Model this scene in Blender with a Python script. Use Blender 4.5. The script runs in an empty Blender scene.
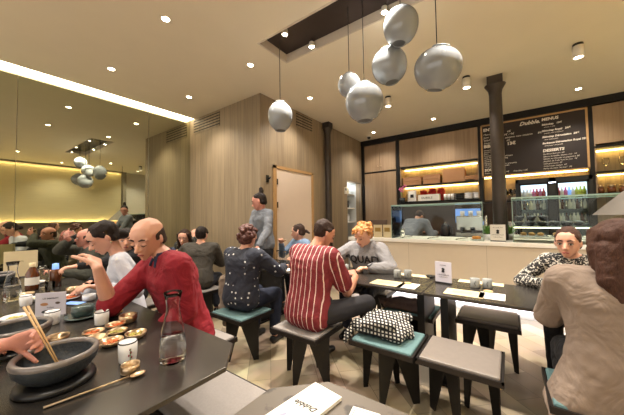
WORLD=1.6; EXPO=0.5
import bpy, bmesh, math, random
from mathutils import Vector as V, Matrix, noise
random.seed(5)
PI=math.pi
COL=bpy.context.scene.collection
sc=bpy.context.scene
HC=1.38; CE=3.43
# ---------------- camera ----------------
F_PX=270.86
yaw,pit,rol=-6.28827117e-01,3.57468660e-02,-1.46668980e-02
Fw=V((math.sin(yaw)*math.cos(pit),math.cos(yaw)*math.cos(pit),math.sin(pit)))
Rt=V((math.cos(yaw),-math.sin(yaw),0)); Up=Rt.cross(Fw)
c,s=math.cos(rol),math.sin(rol)
Rr=c*Rt+s*Up; Ur=-s*Rt+c*Up
cam=bpy.data.cameras.new('camera'); co=bpy.data.objects.new('camera',cam); COL.objects.link(co)
cam.sensor_width=36; cam.lens=36*F_PX/624; cam.clip_start=.02
M=Matrix(((Rr.x,Ur.x,-Fw.x),(Rr.y,Ur.y,-Fw.y),(Rr.z,Ur.z,-Fw.z))).to_4x4(); M.translation=V((0,0,HC))
co.matrix_world=M; sc.camera=co
# ---------------- materials ----------------
def lin(c):
    return tuple(((x/255)/12.92 if x/255<=.04045 else ((x/255+.055)/1.055)**2.4) for x in c)+(1,)
def newmat(name):
    m=bpy.data.materials.new(name); m.use_nodes=True
    nt=m.node_tree; b=nt.nodes['Principled BSDF']; return m,nt,b
def mat(name,col,rough=.6,metal=0,var=.12,scale=12,bump=0,bscale=60,stretch=(1,1,1),spec=.5,trans=0,ior=1.45,sheen=0,coat=0,emit=None,es=0):
    m,nt,b=newmat(name); N=nt.nodes; L=nt.links
    b.inputs['Roughness'].default_value=rough; b.inputs['Metallic'].default_value=metal
    b.inputs['Specular IOR Level'].default_value=spec
    b.inputs['Transmission Weight'].default_value=trans; b.inputs['IOR'].default_value=ior
    b.inputs['Coat Weight'].default_value=coat
    base=lin(col)
    tc=N.new('ShaderNodeTexCoord'); mp=N.new('ShaderNodeMapping'); mp.inputs['Scale'].default_value=stretch
    L.new(tc.outputs['Object'],mp.inputs[0])
    if var>0:
        no=N.new('ShaderNodeTexNoise'); no.inputs['Scale'].default_value=scale; no.inputs['Detail'].default_value=5
        L.new(mp.outputs[0],no.inputs[0])
        mx=N.new('ShaderNodeMix'); mx.data_type='RGBA'
        mx.inputs[6].default_value=tuple(x*(1-var*1.6) for x in base[:3])+(1,)
        mx.inputs[7].default_value=tuple(min(1,x*(1+var*1.6)) for x in base[:3])+(1,)
        L.new(no.outputs[0],mx.inputs[0]); L.new(mx.outputs[2],b.inputs['Base Color'])
    else: b.inputs['Base Color'].default_value=base
    if bump>0:
        nb=N.new('ShaderNodeTexNoise'); nb.inputs['Scale'].default_value=bscale; nb.inputs['Detail'].default_value=4
        L.new(mp.outputs[0],nb.inputs[0])
        bm=N.new('ShaderNodeBump'); bm.inputs['Strength'].default_value=bump; bm.inputs['Distance'].default_value=.01
        L.new(nb.outputs[0],bm.inputs['Height']); L.new(bm.outputs[0],b.inputs['Normal'])
    if emit:
        b.inputs['Emission Color'].default_value=lin(emit); b.inputs['Emission Strength'].default_value=es
    return m
def wood(name,c1,c2,plank=.2,axis='xy',seam=.35):
    m,nt,b=newmat(name); N=nt.nodes; L=nt.links
    tc=N.new('ShaderNodeTexCoord'); sp=N.new('ShaderNodeSeparateXYZ'); L.new(tc.outputs['Object'],sp.inputs[0])
    def mth(op,a,bb=None):
        n=N.new('ShaderNodeMath'); n.operation=op
        for i,v in enumerate((a,bb)):
            if v is None: continue
            if isinstance(v,(int,float)): n.inputs[i].default_value=v
            else: L.new(v,n.inputs[i])
        return n.outputs[0]
    u=mth('ADD',sp.outputs[0],sp.outputs[1])
    pl=mth('DIVIDE',u,plank); fl=mth('FLOOR',pl); fr=mth('FRACT',pl)
    wn=N.new('ShaderNodeTexWhiteNoise'); wn.noise_dimensions='1D'; L.new(fl,wn.inputs['W'])
    cb=N.new('ShaderNodeCombineXYZ'); L.new(mth('MULTIPLY',u,22),cb.inputs[0]); L.new(mth('MULTIPLY',wn.outputs[0],30),cb.inputs[1]); L.new(mth('MULTIPLY',sp.outputs[2],1.1),cb.inputs[2])
    no=N.new('ShaderNodeTexNoise'); no.inputs['Scale'].default_value=1; no.inputs['Detail'].default_value=6; no.inputs['Roughness'].default_value=.6; no.inputs['Distortion'].default_value=.3
    L.new(cb.outputs[0],no.inputs[0])
    f=mth('ADD',mth('MULTIPLY',no.outputs[0],1.1),mth('MULTIPLY',wn.outputs[0],.32)); f=mth('SUBTRACT',f,.22)
    mx=N.new('ShaderNodeMix'); mx.data_type='RGBA'; mx.inputs[6].default_value=lin(c1); mx.inputs[7].default_value=lin(c2); L.new(f,mx.inputs[0])
    se=mth('MULTIPLY',mth('LESS_THAN',fr,.012/ plank*.5),seam)
    m2=N.new('ShaderNodeMix'); m2.data_type='RGBA'; L.new(se,m2.inputs[0]); L.new(mx.outputs[2],m2.inputs[6]); m2.inputs[7].default_value=(.02,.012,.008,1)
    L.new(m2.outputs[2],b.inputs['Base Color']); b.inputs['Roughness'].default_value=.55
    bm=N.new('ShaderNodeBump'); bm.inputs['Strength'].default_value=.12; bm.inputs['Distance'].default_value=.01; L.new(no.outputs[0],bm.inputs['Height']); L.new(bm.outputs[0],b.inputs['Normal'])
    return m
def emis(name,col,st):
    m,nt,b=newmat(name); b.inputs['Base Color'].default_value=lin(col); b.inputs['Emission Color'].default_value=lin(col); b.inputs['Emission Strength'].default_value=st; return m
def pattern(name,kind,c1,c2,rough=.8,ang=0,scale=1):
    m,nt,b=newmat(name); N=nt.nodes; L=nt.links
    tc=N.new('ShaderNodeTexCoord'); mp=N.new('ShaderNodeMapping'); mp.vector_type='POINT'; mp.inputs['Rotation'].default_value=(0,0,ang)
    L.new(tc.outputs['Object'],mp.inputs[0]); sp=N.new('ShaderNodeSeparateXYZ'); L.new(mp.outputs[0],sp.inputs[0])
    def mth(op,a,bb=None):
        n=N.new('ShaderNodeMath'); n.operation=op
        for i,v in enumerate((a,bb)):
            if v is None: continue
            if isinstance(v,(int,float)): n.inputs[i].default_value=v
            else: L.new(v,n.inputs[i])
        return n.outputs[0]
    if kind=='stripes':
        fr=mth('FRACT',mth('MULTIPLY',sp.outputs[0],scale)); f=mth('LESS_THAN',fr,.13)
    elif kind=='dots':
        vo=N.new('ShaderNodeTexVoronoi'); vo.inputs['Scale'].default_value=scale; vo.inputs['Randomness'].default_value=.35; L.new(mp.outputs[0],vo.inputs[0]); f=mth('LESS_THAN',vo.outputs['Distance'],.17)
    elif kind=='checks':
        a=mth('LESS_THAN',mth('FRACT',mth('MULTIPLY',mth('ADD',sp.outputs[0],mth('MULTIPLY',sp.outputs[1],.5)),scale)),.5)
        a2=mth('LESS_THAN',mth('FRACT',mth('MULTIPLY',mth('ADD',sp.outputs[2],mth('MULTIPLY',sp.outputs[1],.8)),scale)),.5)
        f=mth('MULTIPLY',a,a2)
    else:
        no=N.new('ShaderNodeTexNoise'); no.inputs['Scale'].default_value=scale; no.inputs['Detail'].default_value=2; no.inputs['Distortion'].default_value=1.2; L.new(mp.outputs[0],no.inputs[0]); f=mth('GREATER_THAN',no.outputs[0],.55)
    mx=N.new('ShaderNodeMix'); mx.data_type='RGBA'; mx.inputs[6].default_value=lin(c1); mx.inputs[7].default_value=lin(c2); L.new(f,mx.inputs[0]); L.new(mx.outputs[2],b.inputs['Base Color']); b.inputs['Roughness'].default_value=rough
    return m
def glassmat(name,tint=(1,1,1,1),rough=.0,ior=1.45):
    m,nt,b=newmat(name); b.inputs['Base Color'].default_value=tint; b.inputs['Transmission Weight'].default_value=1; b.inputs['Roughness'].default_value=rough; b.inputs['IOR'].default_value=ior; return m
def panemat(name,tint,refl=.12):
    m=bpy.data.materials.new(name); m.use_nodes=True; nt=m.node_tree; N=nt.nodes; L=nt.links; N.clear()
    o=N.new('ShaderNodeOutputMaterial'); t=N.new('ShaderNodeBsdfTransparent'); t.inputs[0].default_value=tint
    g=N.new('ShaderNodeBsdfGlossy'); g.inputs['Roughness'].default_value=.02; mx=N.new('ShaderNodeMixShader')
    f=N.new('ShaderNodeFresnel'); f.inputs[0].default_value=1.25; L.new(f.outputs[0],mx.inputs[0]); L.new(t.outputs[0],mx.inputs[1]); L.new(g.outputs[0],mx.inputs[2]); L.new(mx.outputs[0],o.inputs[0]); return m
MT={}
MT['oak']=wood('oak wall',(112,97,78),(166,147,120),.19)
MT['oakcab']=wood('oak cabinet',(126,102,78),(170,144,114),.31,seam=.0)
MT['frame_wood']=mat('light wood trim',(176,138,92),.5,var=.1)
MT['ceil']=mat('ceiling paint',(222,210,186),.9,var=.02,scale=3)
MT['darkmetal']=mat('dark steel',(44,39,37),.42,.6,var=.15,scale=8)
MT['blackmetal']=mat('black steel',(30,28,27),.45,.5,var=.1)
MT['iron']=mat('painted iron',(66,58,52),.45,.4,var=.12,bump=.1)
MT['tabletop']=mat('dark table metal',(78,74,70),.27,.7,var=.14,scale=5,bump=.02,bscale=9)
MT['padgrey']=mat('grey seat fabric',(128,122,118),.85,var=.08,scale=90,bump=.1,bscale=400)
MT['padteal']=mat('teal seat fabric',(84,112,114),.8,var=.08,scale=60,bump=.1,bscale=400)
MT['padleather']=mat('taupe seat leather',(96,86,80),.5,var=.08,scale=30)
MT['white']=mat('white paint',(225,218,205),.6,var=.03)
MT['counterface']=mat('ivory counter front',(202,188,168),.5,var=.02)
MT['countertop']=mat('white worktop',(240,236,228),.3,var=.02)
MT['mirror']=mat('mirror silver',(196,198,178),.015,1,var=0)
MT['ceramic']=mat('grey white glazed ceramic',(134,138,142),.1,0,var=.04,scale=6,coat=.6)
MT['led']=emis('led diffuser',(255,236,200),7)
MT['ledwarm']=emis('warm led diffuser',(255,214,120),14)
MT['ledcool']=emis('cool led diffuser',(225,232,255),6)
MT['spot']=emis('lamp face',(255,240,215),30)
MT['spotbig']=emis('bright lamp face',(255,238,210),90)
MT['yellowwall']=mat('textured plaster',(200,188,152),.8,var=.06,scale=3,stretch=(1,.6,9),bump=.25,bscale=6)
MT['brown']=mat('brown backsplash',(84,66,54),.5,var=.1)
MT['board']=mat('chalkboard',(44,36,34),.75,var=.12,scale=4)
MT['chalk']=mat('chalk writing',(222,212,200),.9,var=0)
MT['stone']=mat('dark stone bowl',(40,46,52),.55,0,var=.35,scale=50,bump=.3,bscale=90)
MT['stonerim']=mat('polished stone rim',(120,114,112),.3,.3,var=.25,scale=40)
MT['brass']=mat('brushed bronze metal',(196,170,138),.28,.9,var=.12,scale=15)
MT['woodlight']=mat('pale chopstick wood',(206,170,122),.5,var=.15,stretch=(1,1,.2))
MT['cupwhite']=mat('white porcelain',(226,226,228),.2,var=.02,coat=.3)
MT['cupgrey']=mat('grey stoneware',(128,130,128),.5,var=.15,scale=30)
MT['celadon']=mat('dark celadon glaze',(62,78,76),.25,var=.3,scale=25,coat=.3)
MT['paper']=mat('white paper',(226,222,214),.8,var=.02)
MT['papershade']=mat('lilac white card',(196,192,204),.7,var=.02)
MT['kraft']=mat('cream paper mat',(200,184,148),.8,var=.05)
MT['ink']=mat('black ink',(26,24,26),.7,var=0)
MT['cardboard']=mat('brown cardboard',(164,120,84),.8,var=.06)
MT['glass']=glassmat('clear glass',ior=1.22)
MT['water']=glassmat('water',(.95,.97,1,1),0,1.33)
MT['pane']=panemat('display glass',(.93,.97,.95,1))
MT['paneedge']=mat('green glass edge',(150,180,165),.2,var=.05,spec=.8)
MT['amber']=mat('amber bottle glass',(84,42,16),.12,0,var=.1,coat=.5)
MT['steel']=mat('brushed stainless steel',(190,188,184),.25,.9,var=.06)
MT['black']=mat('black plastic',(22,22,24),.35,var=.05)
MT['red']=mat('red plastic',(172,36,40),.4,var=.1)
MT['leaf']=mat('green leaves',(96,140,60),.5,var=.3,scale=30)
MT['pink']=mat('pink petals',(206,96,150),.5,var=.1)
MT['kimchi']=mat('red orange food',(206,96,34),.5,var=.5,scale=60,bump=.6,bscale=90)
MT['veg']=mat('yellow green food',(170,160,76),.5,var=.5,scale=70,bump=.6,bscale=90)
MT['blue']=mat('pale blue screen',(120,160,220),.3,var=.05,emit=(110,150,220),es=.6)
MT['fridgein']=emis('glowing upper fridge liner',(205,222,240),1.3)  # glow put into the upper liner, which is no lamp
def wrinkle(m,k=.5,sc_=7,st_=(1,1,1)):
    nt=m.node_tree; N=nt.nodes; L=nt.links; b=N['Principled BSDF']
    tc=N.new('ShaderNodeTexCoord'); mp=N.new('ShaderNodeMapping'); mp.inputs['Scale'].default_value=st_; L.new(tc.outputs['Object'],mp.inputs[0])
    no=N.new('ShaderNodeTexNoise'); no.inputs['Scale'].default_value=sc_; no.inputs['Detail'].default_value=2.5; no.inputs['Distortion'].default_value=1.6; L.new(mp.outputs[0],no.inputs[0])
    bm=N.new('ShaderNodeBump'); bm.inputs['Strength'].default_value=k; bm.inputs['Distance'].default_value=.05; L.new(no.outputs[0],bm.inputs['Height'])
    if b.inputs['Normal'].is_linked: L.new(b.inputs['Normal'].links[0].from_socket,bm.inputs['Normal'])
    L.new(bm.outputs[0],b.inputs['Normal']); return m
# floor
def floor_mat():
    m,nt,b=newmat('beige floor tiles'); N=nt.nodes; L=nt.links
    tc=N.new('ShaderNodeTexCoord'); mp=N.new('ShaderNodeMapping'); mp.inputs['Rotation'].default_value=(0,0,PI/4); L.new(tc.outputs['Object'],mp.inputs[0])
    br=N.new('ShaderNodeTexBrick'); L.new(mp.outputs[0],br.inputs[0])
    br.inputs['Color1'].default_value=lin((196,178,150)); br.inputs['Color2'].default_value=lin((136,120,102)); br.inputs['Mortar'].default_value=lin((110,98,84))
    br.inputs['Scale'].default_value=1; br.inputs['Mortar Size'].default_value=.002; br.inputs['Brick Width'].default_value=.6; br.inputs['Row Height'].default_value=.2; br.inputs['Bias'].default_value=-.15
    no=N.new('ShaderNodeTexNoise'); no.inputs['Scale'].default_value=3; no.inputs['Detail'].default_value=6; L.new(mp.outputs[0],no.inputs[0])
    mx=N.new('ShaderNodeMix'); mx.data_type='RGBA'; mx.blend_type='MULTIPLY'; mx.inputs[0].default_value=.35; L.new(br.outputs[0],mx.inputs[6]); L.new(no.outputs[1],mx.inputs[7])
    L.new(mx.outputs[2],b.inputs['Base Color']); b.inputs['Roughness'].default_value=.4; return m
MT['floor']=floor_mat()
def stained():
    m,nt,b=newmat('stained dark table metal'); N=nt.nodes; L=nt.links
    tc=N.new('ShaderNodeTexCoord')
    n1=N.new('ShaderNodeTexNoise'); n1.inputs['Scale'].default_value=16; n1.inputs['Detail'].default_value=5; L.new(tc.outputs['Object'],n1.inputs[0])
    r=N.new('ShaderNodeValToRGB'); r.color_ramp.elements[0].position=.36; r.color_ramp.elements[0].color=lin((58,53,48)); r.color_ramp.elements[1].position=.44; r.color_ramp.elements[1].color=lin((92,84,75)); L.new(n1.outputs[0],r.inputs[0])
    L.new(r.outputs[0],b.inputs['Base Color']); b.inputs['Roughness'].default_value=.42; b.inputs['Metallic'].default_value=.35; return m
MT['tablestained']=stained()
# ---------------- mesh helpers ----------------
def setp(o,label=None,cat=None,group=None,kind=None):
    if label: o['label']=label
    if cat: o['category']=cat
    if group: o['group']=group
    if kind: o['kind']=kind
    return o
def empty(name,loc,label=None,cat=None,group=None,kind=None,rz=0):
    o=bpy.data.objects.new(name,None); COL.objects.link(o); o.location=loc; o.rotation_euler.z=rz; o.empty_display_size=.1
    return setp(o,label,cat,group,kind)
def link(name,bm,m,parent=None,smooth=False,bevel=0):
    bmesh.ops.recalc_face_normals(bm,faces=bm.faces)
    me=bpy.data.meshes.new(name); bm.to_mesh(me); bm.free()
    if smooth:
        for p in me.polygons: p.use_smooth=True
    for mm in (m if isinstance(m,(list,tuple)) else [m]): me.materials.append(mm if not isinstance(mm,str) else MT[mm])
    o=bpy.data.objects.new(name,me); COL.objects.link(o)
    if parent: o.parent=parent
    if bevel:
        b=o.modifiers.new('b','BEVEL'); b.width=bevel; b.segments=2; b.limit_method='ANGLE'
    return o
def addbox(bm,x0,x1,y0,y1,z0,z1):
    vs=[bm.verts.new((x,y,z)) for x in (x0,x1) for y in (y0,y1) for z in (z0,z1)]
    for f in ((0,1,3,2),(4,6,7,5),(0,4,5,1),(2,3,7,6),(0,2,6,4),(1,5,7,3)): bm.faces.new([vs[i] for i in f])
    return vs
def box(name,x0,x1,y0,y1,z0,z1,m,parent=None,bevel=0):
    bm=bmesh.new(); addbox(bm,x0,x1,y0,y1,z0,z1); return link(name,bm,m,parent,bevel=bevel)
def boxes(name,L,m,parent=None,bevel=0):
    bm=bmesh.new()
    for b in L: addbox(bm,*b)
    return link(name,bm,m,parent,bevel=bevel)
def addprism(bm,pts,z0,z1):
    lo=[bm.verts.new((x,y,z0)) for x,y in pts]; hi=[bm.verts.new((x,y,z1)) for x,y in pts]
    bm.faces.new(lo[::-1]); bm.faces.new(hi); n=len(pts)
    for i in range(n): bm.faces.new((lo[i],lo[(i+1)%n],hi[(i+1)%n],hi[i]))
def addlathe(bm,prof,seg=28,c=(0,0,0),sx=1,sy=1):
    rings=[]
    for r,z in prof:
        if r<1e-5: rings.append([bm.verts.new((c[0],c[1],c[2]+z))])
        else: rings.append([bm.verts.new((c[0]+sx*r*math.cos(2*PI*i/seg),c[1]+sy*r*math.sin(2*PI*i/seg),c[2]+z)) for i in range(seg)])
    for a,b in zip(rings,rings[1:]):
        for i in range(seg):
            j=(i+1)%seg
            if len(a)==1 and len(b)==1: continue
            if len(a)==1: bm.faces.new((a[0],b[j],b[i]))
            elif len(b)==1: bm.faces.new((a[i],a[j],b[0]))
            else: bm.faces.new((a[i],a[j],b[j],b[i]))
def lathe(name,prof,m,parent=None,seg=28,c=(0,0,0),sx=1,sy=1,smooth=True):
    bm=bmesh.new(); addlathe(bm,prof,seg,c,sx,sy); return link(name,bm,m,parent,smooth=smooth)
def addtube(bm,pts,r,seg=8,cap=True):
    pts=[V(p) for p in pts]; rs=r if isinstance(r,(list,tuple)) else [r]*len(pts); rings=[]; ref=None
    for i,p in enumerate(pts):
        d=(pts[min(i+1,len(pts)-1)]-pts[max(i-1,0)]).normalized()
        if ref is None: ref=V((0,0,1)) if abs(d.z)<.9 else V((1,0,0))
        u=(ref-d*ref.dot(d)).normalized(); w=d.cross(u); ref=u
        rings.append([bm.verts.new(p+(u*math.cos(2*PI*k/seg)+w*math.sin(2*PI*k/seg))*rs[i]) for k in range(seg)])
    for a,b in zip(rings,rings[1:]):
        for k in range(seg): bm.faces.new((a[k],a[(k+1)%seg],b[(k+1)%seg],b[k]))
    if cap: bm.faces.new(rings[0][::-1]); bm.faces.new(rings[-1])
def tube(name,pts,r,m,parent=None,seg=8):
    bm=bmesh.new(); addtube(bm,pts,r,seg); return link(name,bm,m,parent,smooth=True)
def text(name,body,size,m,parent,mw,shear=0,extr=.0008,align='LEFT',bold=0):
    cu=bpy.data.curves.new('t','FONT'); cu.body=body; cu.size=size; cu.shear=shear; cu.extrude=extr; cu.align_x=align; cu.offset=bold; cu.resolution_u=2
    t=bpy.data.objects.new('t',cu); COL.objects.link(t)
    bpy.context.view_layer.update()
    me=bpy.data.meshes.new_from_object(t.evaluated_get(bpy.context.evaluated_depsgraph_get()))
    bpy.data.objects.remove(t); me.transform(mw); me.materials.clear(); me.materials.append(MT[m])
    o=bpy.data.objects.new(name,me); COL.objects.link(o); o.parent=parent; return o
def basis(o,x,y):
    x=V(x).normalized(); z=x.cross(V(y)).normalized(); y=z.cross(x)
    m=Matrix(((x.x,y.x,z.x),(x.y,y.y,z.y),(x.z,y.z,z.z))).to_4x4(); m.translation=V(o); return m
def copytree(o,parent=None):
    c_=o.copy(); COL.objects.link(c_)
    if parent: c_.parent=parent
    for ch in list(o.children): copytree(ch,c_)
    return c_
def place(o,loc,rz=0,label=None,group=None,scale=None):
    o.location=loc; o.rotation_euler.z=rz
    if label: o['label']=label
    if group: o['group']=group
    if scale: o.scale=(scale,)*3
    return o
def spotlight(name,loc,power,size=1.2,blend=.6,target=None,col=(1,.91,.79),rad=.04):
    l=bpy.data.lights.new(name,'SPOT'); l.energy=power; l.spot_size=size; l.spot_blend=blend; l.color=col; l.shadow_soft_size=rad
    o=bpy.data.objects.new(name,l); COL.objects.link(o); o.location=loc
    if target: o.rotation_euler=(V(target)-V(loc)).to_track_quat('-Z','Y').to_euler()
    return o
# ---------------- room shell ----------------
def st(o): o['kind']='structure'; return o
MX=-5.335
st(box('floor',MX-.1,3.0,-3.2,7.6,-.1,0,'floor'))
RX0,RX1,RY0,RY1=-2.325,.02,2.15,2.67
def rects_with_hole(x0,x1,y0,y1,hx0,hx1,hy0,hy1,z0,z1): return [(x0,hx0,y0,y1,z0,z1),(hx1,x1,y0,y1,z0,z1),(hx0,hx1,y0,hy0,z0,z1),(hx0,hx1,hy1,y1,z0,z1)]
st(boxes('ceiling',rects_with_hole(MX+.19,3.0,-3.2,7.6,RX0,RX1,RY0,RY1,CE,CE+.12)+[(MX-.1,MX+.19,3.05,7.6,CE,CE+.12),(MX-.1,3,-3.2,7.6,CE+.4,CE+.5)],'ceil'))
# pendant recess
rz1=CE+.16
t=.02
st(boxes('trim_1',[(RX0,RX1,RY0,RY0+t,CE-.006,rz1),(RX0,RX1,RY1-t,RY1,CE-.006,rz1),(RX0,RX0+t,RY0+t,RY1-t,CE-.006,rz1),(RX1-t,RX1,RY0+t,RY1-t,CE-.006,rz1)],mat('recess side paint',(196,182,164),.5,var=.02)))
st(box('trim_2',RX0,RX1,RY0,RY1,rz1-.06,rz1-.04,mat('dark recess lining',(58,48,44),.35,.3,var=.15,scale=3)))
# led slot beside mirror
st(box('trim_3',MX+.17,MX+.19,-3.2,3.05,CE,CE+.2,'white'))
sl=empty('ceiling_light_slot',(MX,0,CE),'long glowing white light slot in the ceiling along the top of the mirror','light')
box('diffuser',0,.17,-3.1,3.05,.015,.03,'led',sl)
# walls
st(box('wall_left',MX-.12,MX-.03,-3.2,7.6,0,CE+.4,'white'))
st(box('wall_front',MX-.03,-3.24,3.05,3.2,0,CE,'oak'))
NX=-3.24; nY0,nY1,nZ=5.95,6.72,2.28
st(boxes('wall_passage',[(NX-.15,NX,3.2,nY0,0,CE),(NX-.15,NX,nY1,7.6,0,CE),(NX-.15,NX,nY0,nY1,nZ,CE)],'oak'))
st(box('wall_back',NX-.15,3.0,7.25,7.4,0,CE,'brown'))
st(box('wall_nook',NX-.75,NX-.7,5.5,7.2,0,CE,'white'))
st(boxes('trim_4',[(NX-.7,NX-.15,nY0-.04,nY0,0,nZ),(NX-.7,NX-.15,nY1,nY1+.04,0,nZ),(NX-.7,NX-.15,nY0-.04,nY1+.04,nZ,nZ+.04)],mat('nook lining',(214,218,220),.5,var=.02)))
# right wall: glowing panel above a grey wainscot
st(boxes('wall_right',[(2.75,2.9,-3.2,4.58,0,CE),(2.68,2.75,-3.2,4.58,0,1.3),(2.64,2.665,-3.2,4.58,3.37,CE),(2.64,2.68,-3.2,4.58,1.26,1.34)],mat('warm grey wainscot',(110,100,86),.7,var=.04)))
st(box('trim_5',2.735,2.752,-3.2,4.55,1.3,3.34,'yellowwall'))
st(box('wall_right_far',2.9,3.0,4.58,7.6,0,CE,'white'))
st(box('trim_6',2.66,2.92,4.58,4.72,0,CE,mat('grey pilaster',(140,130,112),.6,var=.04)))
for i,(z,nm) in enumerate(((1.302,'lower'),(3.4,'upper'))):
    o=box('wall_light_strip',2.685,2.725,-3.1,4.5,z,z+.02,emis('yellow cove led '+nm,(255,228,165),34)); setp(o,'glowing yellow strip at the %s edge of the textured wall seen in the mirror'%nm,'light')
# unseen rear wall, its wide openings made to let world fill light in
st(boxes('wall_rear',[(MX,3,-3.3,-3.2,0,.5),(MX,3,-3.3,-3.2,2.9,CE+.4),(MX,MX+.3,-3.3,-3.2,.5,2.9),(2.6,3,-3.3,-3.2,.5,2.9),(-1.5,-1.2,-3.3,-3.2,.5,2.9)],'white'))
# mirror panels
mi=empty('mirror_panel',(MX,-.87,0),'large frameless mirror panel on the left wall, nearest the camera','mirror','mirror panels')
box('mirror_glass',-.02,0,0,1.455,.02,CE+.02,'mirror',mi)
lab=['large frameless wall mirror panel right of the thin seam at the left edge','tall mirror panel on the left wall that ends at the oak wall']
for i,(y0,y1) in enumerate(((.59,2.24),(2.245,3.048))):
    o=empty('mirror_panel',(MX,y0,0),lab[i],'mirror','mirror panels'); box('mirror_glass',-.02,0,0,y1-y0-.004,.02,CE+.02,'mirror',o)
# vents
def vent(x,y,lx,ly,label):
    e=empty('wall_vent',(x,y,3.12),label,'vent','oak wall vents')
    if lx: box('backing',0,lx,-.004,.0,0,.27,'blackmetal',e)
    else: box('backing',0,.004,0,ly,0,.27,'blackmetal',e)
    for k in range(6):
        z=k*.054-.004
        if lx: box('slat',0,lx,-.012,-.004,z,z+.03,'oak',e)
        else: box('slat',.004,.012,0,ly,z,z+.03,'oak',e)
vent(-5.2,3.05,.88,0,'slotted oak air vent at the ceiling next to the mirror')
vent(NX,3.98,0,.52,'slotted oak air vent at the ceiling above the pale door')
# door
d=st(box('door_1',NX,NX+.02,3.39,4.41,0,2.23,mat('pale pink door paint',(210,192,176),.6,var=.02)))
st(boxes('trim_7',[(NX,NX+.035,3.33,3.39,0,2.28),(NX,NX+.035,4.41,4.47,0,2.28),(NX,NX+.035,3.33,4.47,2.23,2.28)],'frame_wood'))
for z in (1.95,1.55): box('hinge',NX+.02,NX+.04,3.39,3.42,z,z+.1,'black',d)
# iron columns
def column(x,y,r,z0,z1,label):
    e=empty('iron_column',(x,y,z0),label,'column'); h=z1-z0
    lathe('shaft',[(0,0),(r*1.12,0),(r*1.05,.3),(r,1.5),(r*.95,h-.25)],'iron',e,seg=20)
    lathe('capital',[(r*.95,h-.26),(r*1.05,h-.2),(r*1.45,h-.14),(r*1.6,h-.12),(r*1.1,h-.1)],'iron',e,seg=20)
    box('top_block',-r*1.15,r*1.15,-r*1.15,r*1.15,h-.12,h,'iron',e)
column(-.11,4.85,.085,1.012,CE,'dark round iron column rising from the white counter to the ceiling')
column(NX+.09,4.95,.07,0,CE,'slim dark iron column against the oak wall beside the pale door')
# wall hook + thermostat
e=empty('wall_hook',(NX,3.2,2.03),'small black wall hook on the oak wall by the door','hook')
box('plate',0,.012,-.03,.03,-.06,.06,'black',e); tube('knob',[(0.01,0,0),(.06,0,0),(.07,0,.03)],.012,'black',e)
e=empty('thermostat',(NX,5.8,2.0),'small white thermostat on the oak wall left of the lit nook','thermostat'); box('casing',0,.02,0,.1,-.06,.1,'white',e); box('screen',.02,.023,.02,.08,.02,.08,'stone',e)
# ceiling downlights; those behind the camera are unseen, added to light the room
DL=[(-2.78,1.32),(-4.3,1.33),(-4.29,2.43),(-2.74,2.41),(-2.71,3.71),(-2.62,6.21),(-1.24,6.14),(.99,6.16),(.9,1.3),(.9,3.6),(2.0,2.5),(-2.78,-.5),(-4.3,.2),(-.9,-.6),(1.0,-.8),(2.0,4.9),(-4.3,-1.4)]
pr=None
where=['left of the pendants','nearest the mirror','by the light slot before the oak wall','just above the oak corner','in front of the pale door','before the tall cupboard','above the menu board area','over the right end of the menu board','behind the right pendants','to the right of the pendants','over the right wall','added unseen behind the camera at left','at the far left edge','added unseen behind the camera','added unseen behind the camera at right','by the right passage','added unseen in the rear left corner']
for i,(x,y) in enumerate(DL):
    if pr is None:
        pr=empty('recessed_downlight',(x,y,CE),'','light','small recessed ceiling downlights')
        lathe('ring',[(.036,-.001),(.046,-.004),(.048,0),(.036,.0)],'white',pr,seg=20); lathe('lamp',[(0,-.002),(.036,-.002)],'spot',pr,seg=20); o=pr
    else: o=copytree(pr)
    o.location=(x,y,CE); o['label']='small round recessed ceiling downlight '+where[i]
    spotlight('spot_light',(x,y,CE-.03),78 if y<5 else 62,2.2,.8)
CY=[(-1.62,4.5,'first cylinder spot from the left before the cabinets'),(-.45,4.56,'cylinder spot left of the iron column'),(.74,4.51,'cylinder spot at right of the iron column')]
pr=None
for x,y,l in CY:
    if pr is None:
        pr=empty('cylinder_spot',(x,y,CE),'','light','white cylinder ceiling spots')
        lathe('mount',[(0,0),(.05,0),(.05,-.03),(0,-.03)],'black',pr); lathe('body',[(0,-.03),(.055,-.03),(.055,-.17),(.045,-.17),(0.045,-.15)],'white',pr); lathe('lamp',[(0,-.155),(.045,-.155)],'spot',pr); o=pr
    else: o=copytree(pr)
    o.location=(x,y,CE); o['label']='white surface mounted '+l
    spotlight('spot_light',(x,y,CE-.2),45,1.7,.7)
# recess spots
RS=[(-1.97,2.24,'at its near left edge',0),(-1.86,2.6,'at its far left edge, glaring',1),(-.95,2.6,'at its far edge, glaring behind the top pendant',1),(-.9,2.22,'at its near edge over the pendants',0),(-.1,2.3,'at its right end',0)]
for x,y,l,b_ in RS:
    e=empty('recess_spot',(x,y,CE),'small spot in the dark pendant recess '+l,'light','spots in the pendant recess')
    lathe('body',[(0,.07),(.03,.06),(.035,.02),(.03,.0),(.03,.01)],'white',e,seg=16); tube('stem',[(0,0,.06),(0,0,.1)],.006,'black',e); lathe('lamp',[(0,.005),(.03,.005)],'spotbig' if b_ else 'spot',e,seg=16)
    spotlight('spot_light',(x,y,CE-.03),190,1.4,.6,target=(x+(.25 if x<-1 else .3),2.4,1.5))
e=empty('security_camera',(-2.83,6.41,CE),'small dark dome camera on the ceiling beam above the cupboard','camera'); lathe('base',[(0,0),(.06,0),(.06,-.03),(0,-.03)],'white',e); lathe('dome',[(.045,-.03),(.04,-.06),(.02,-.08),(0,-.085)],'black',e)
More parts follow.
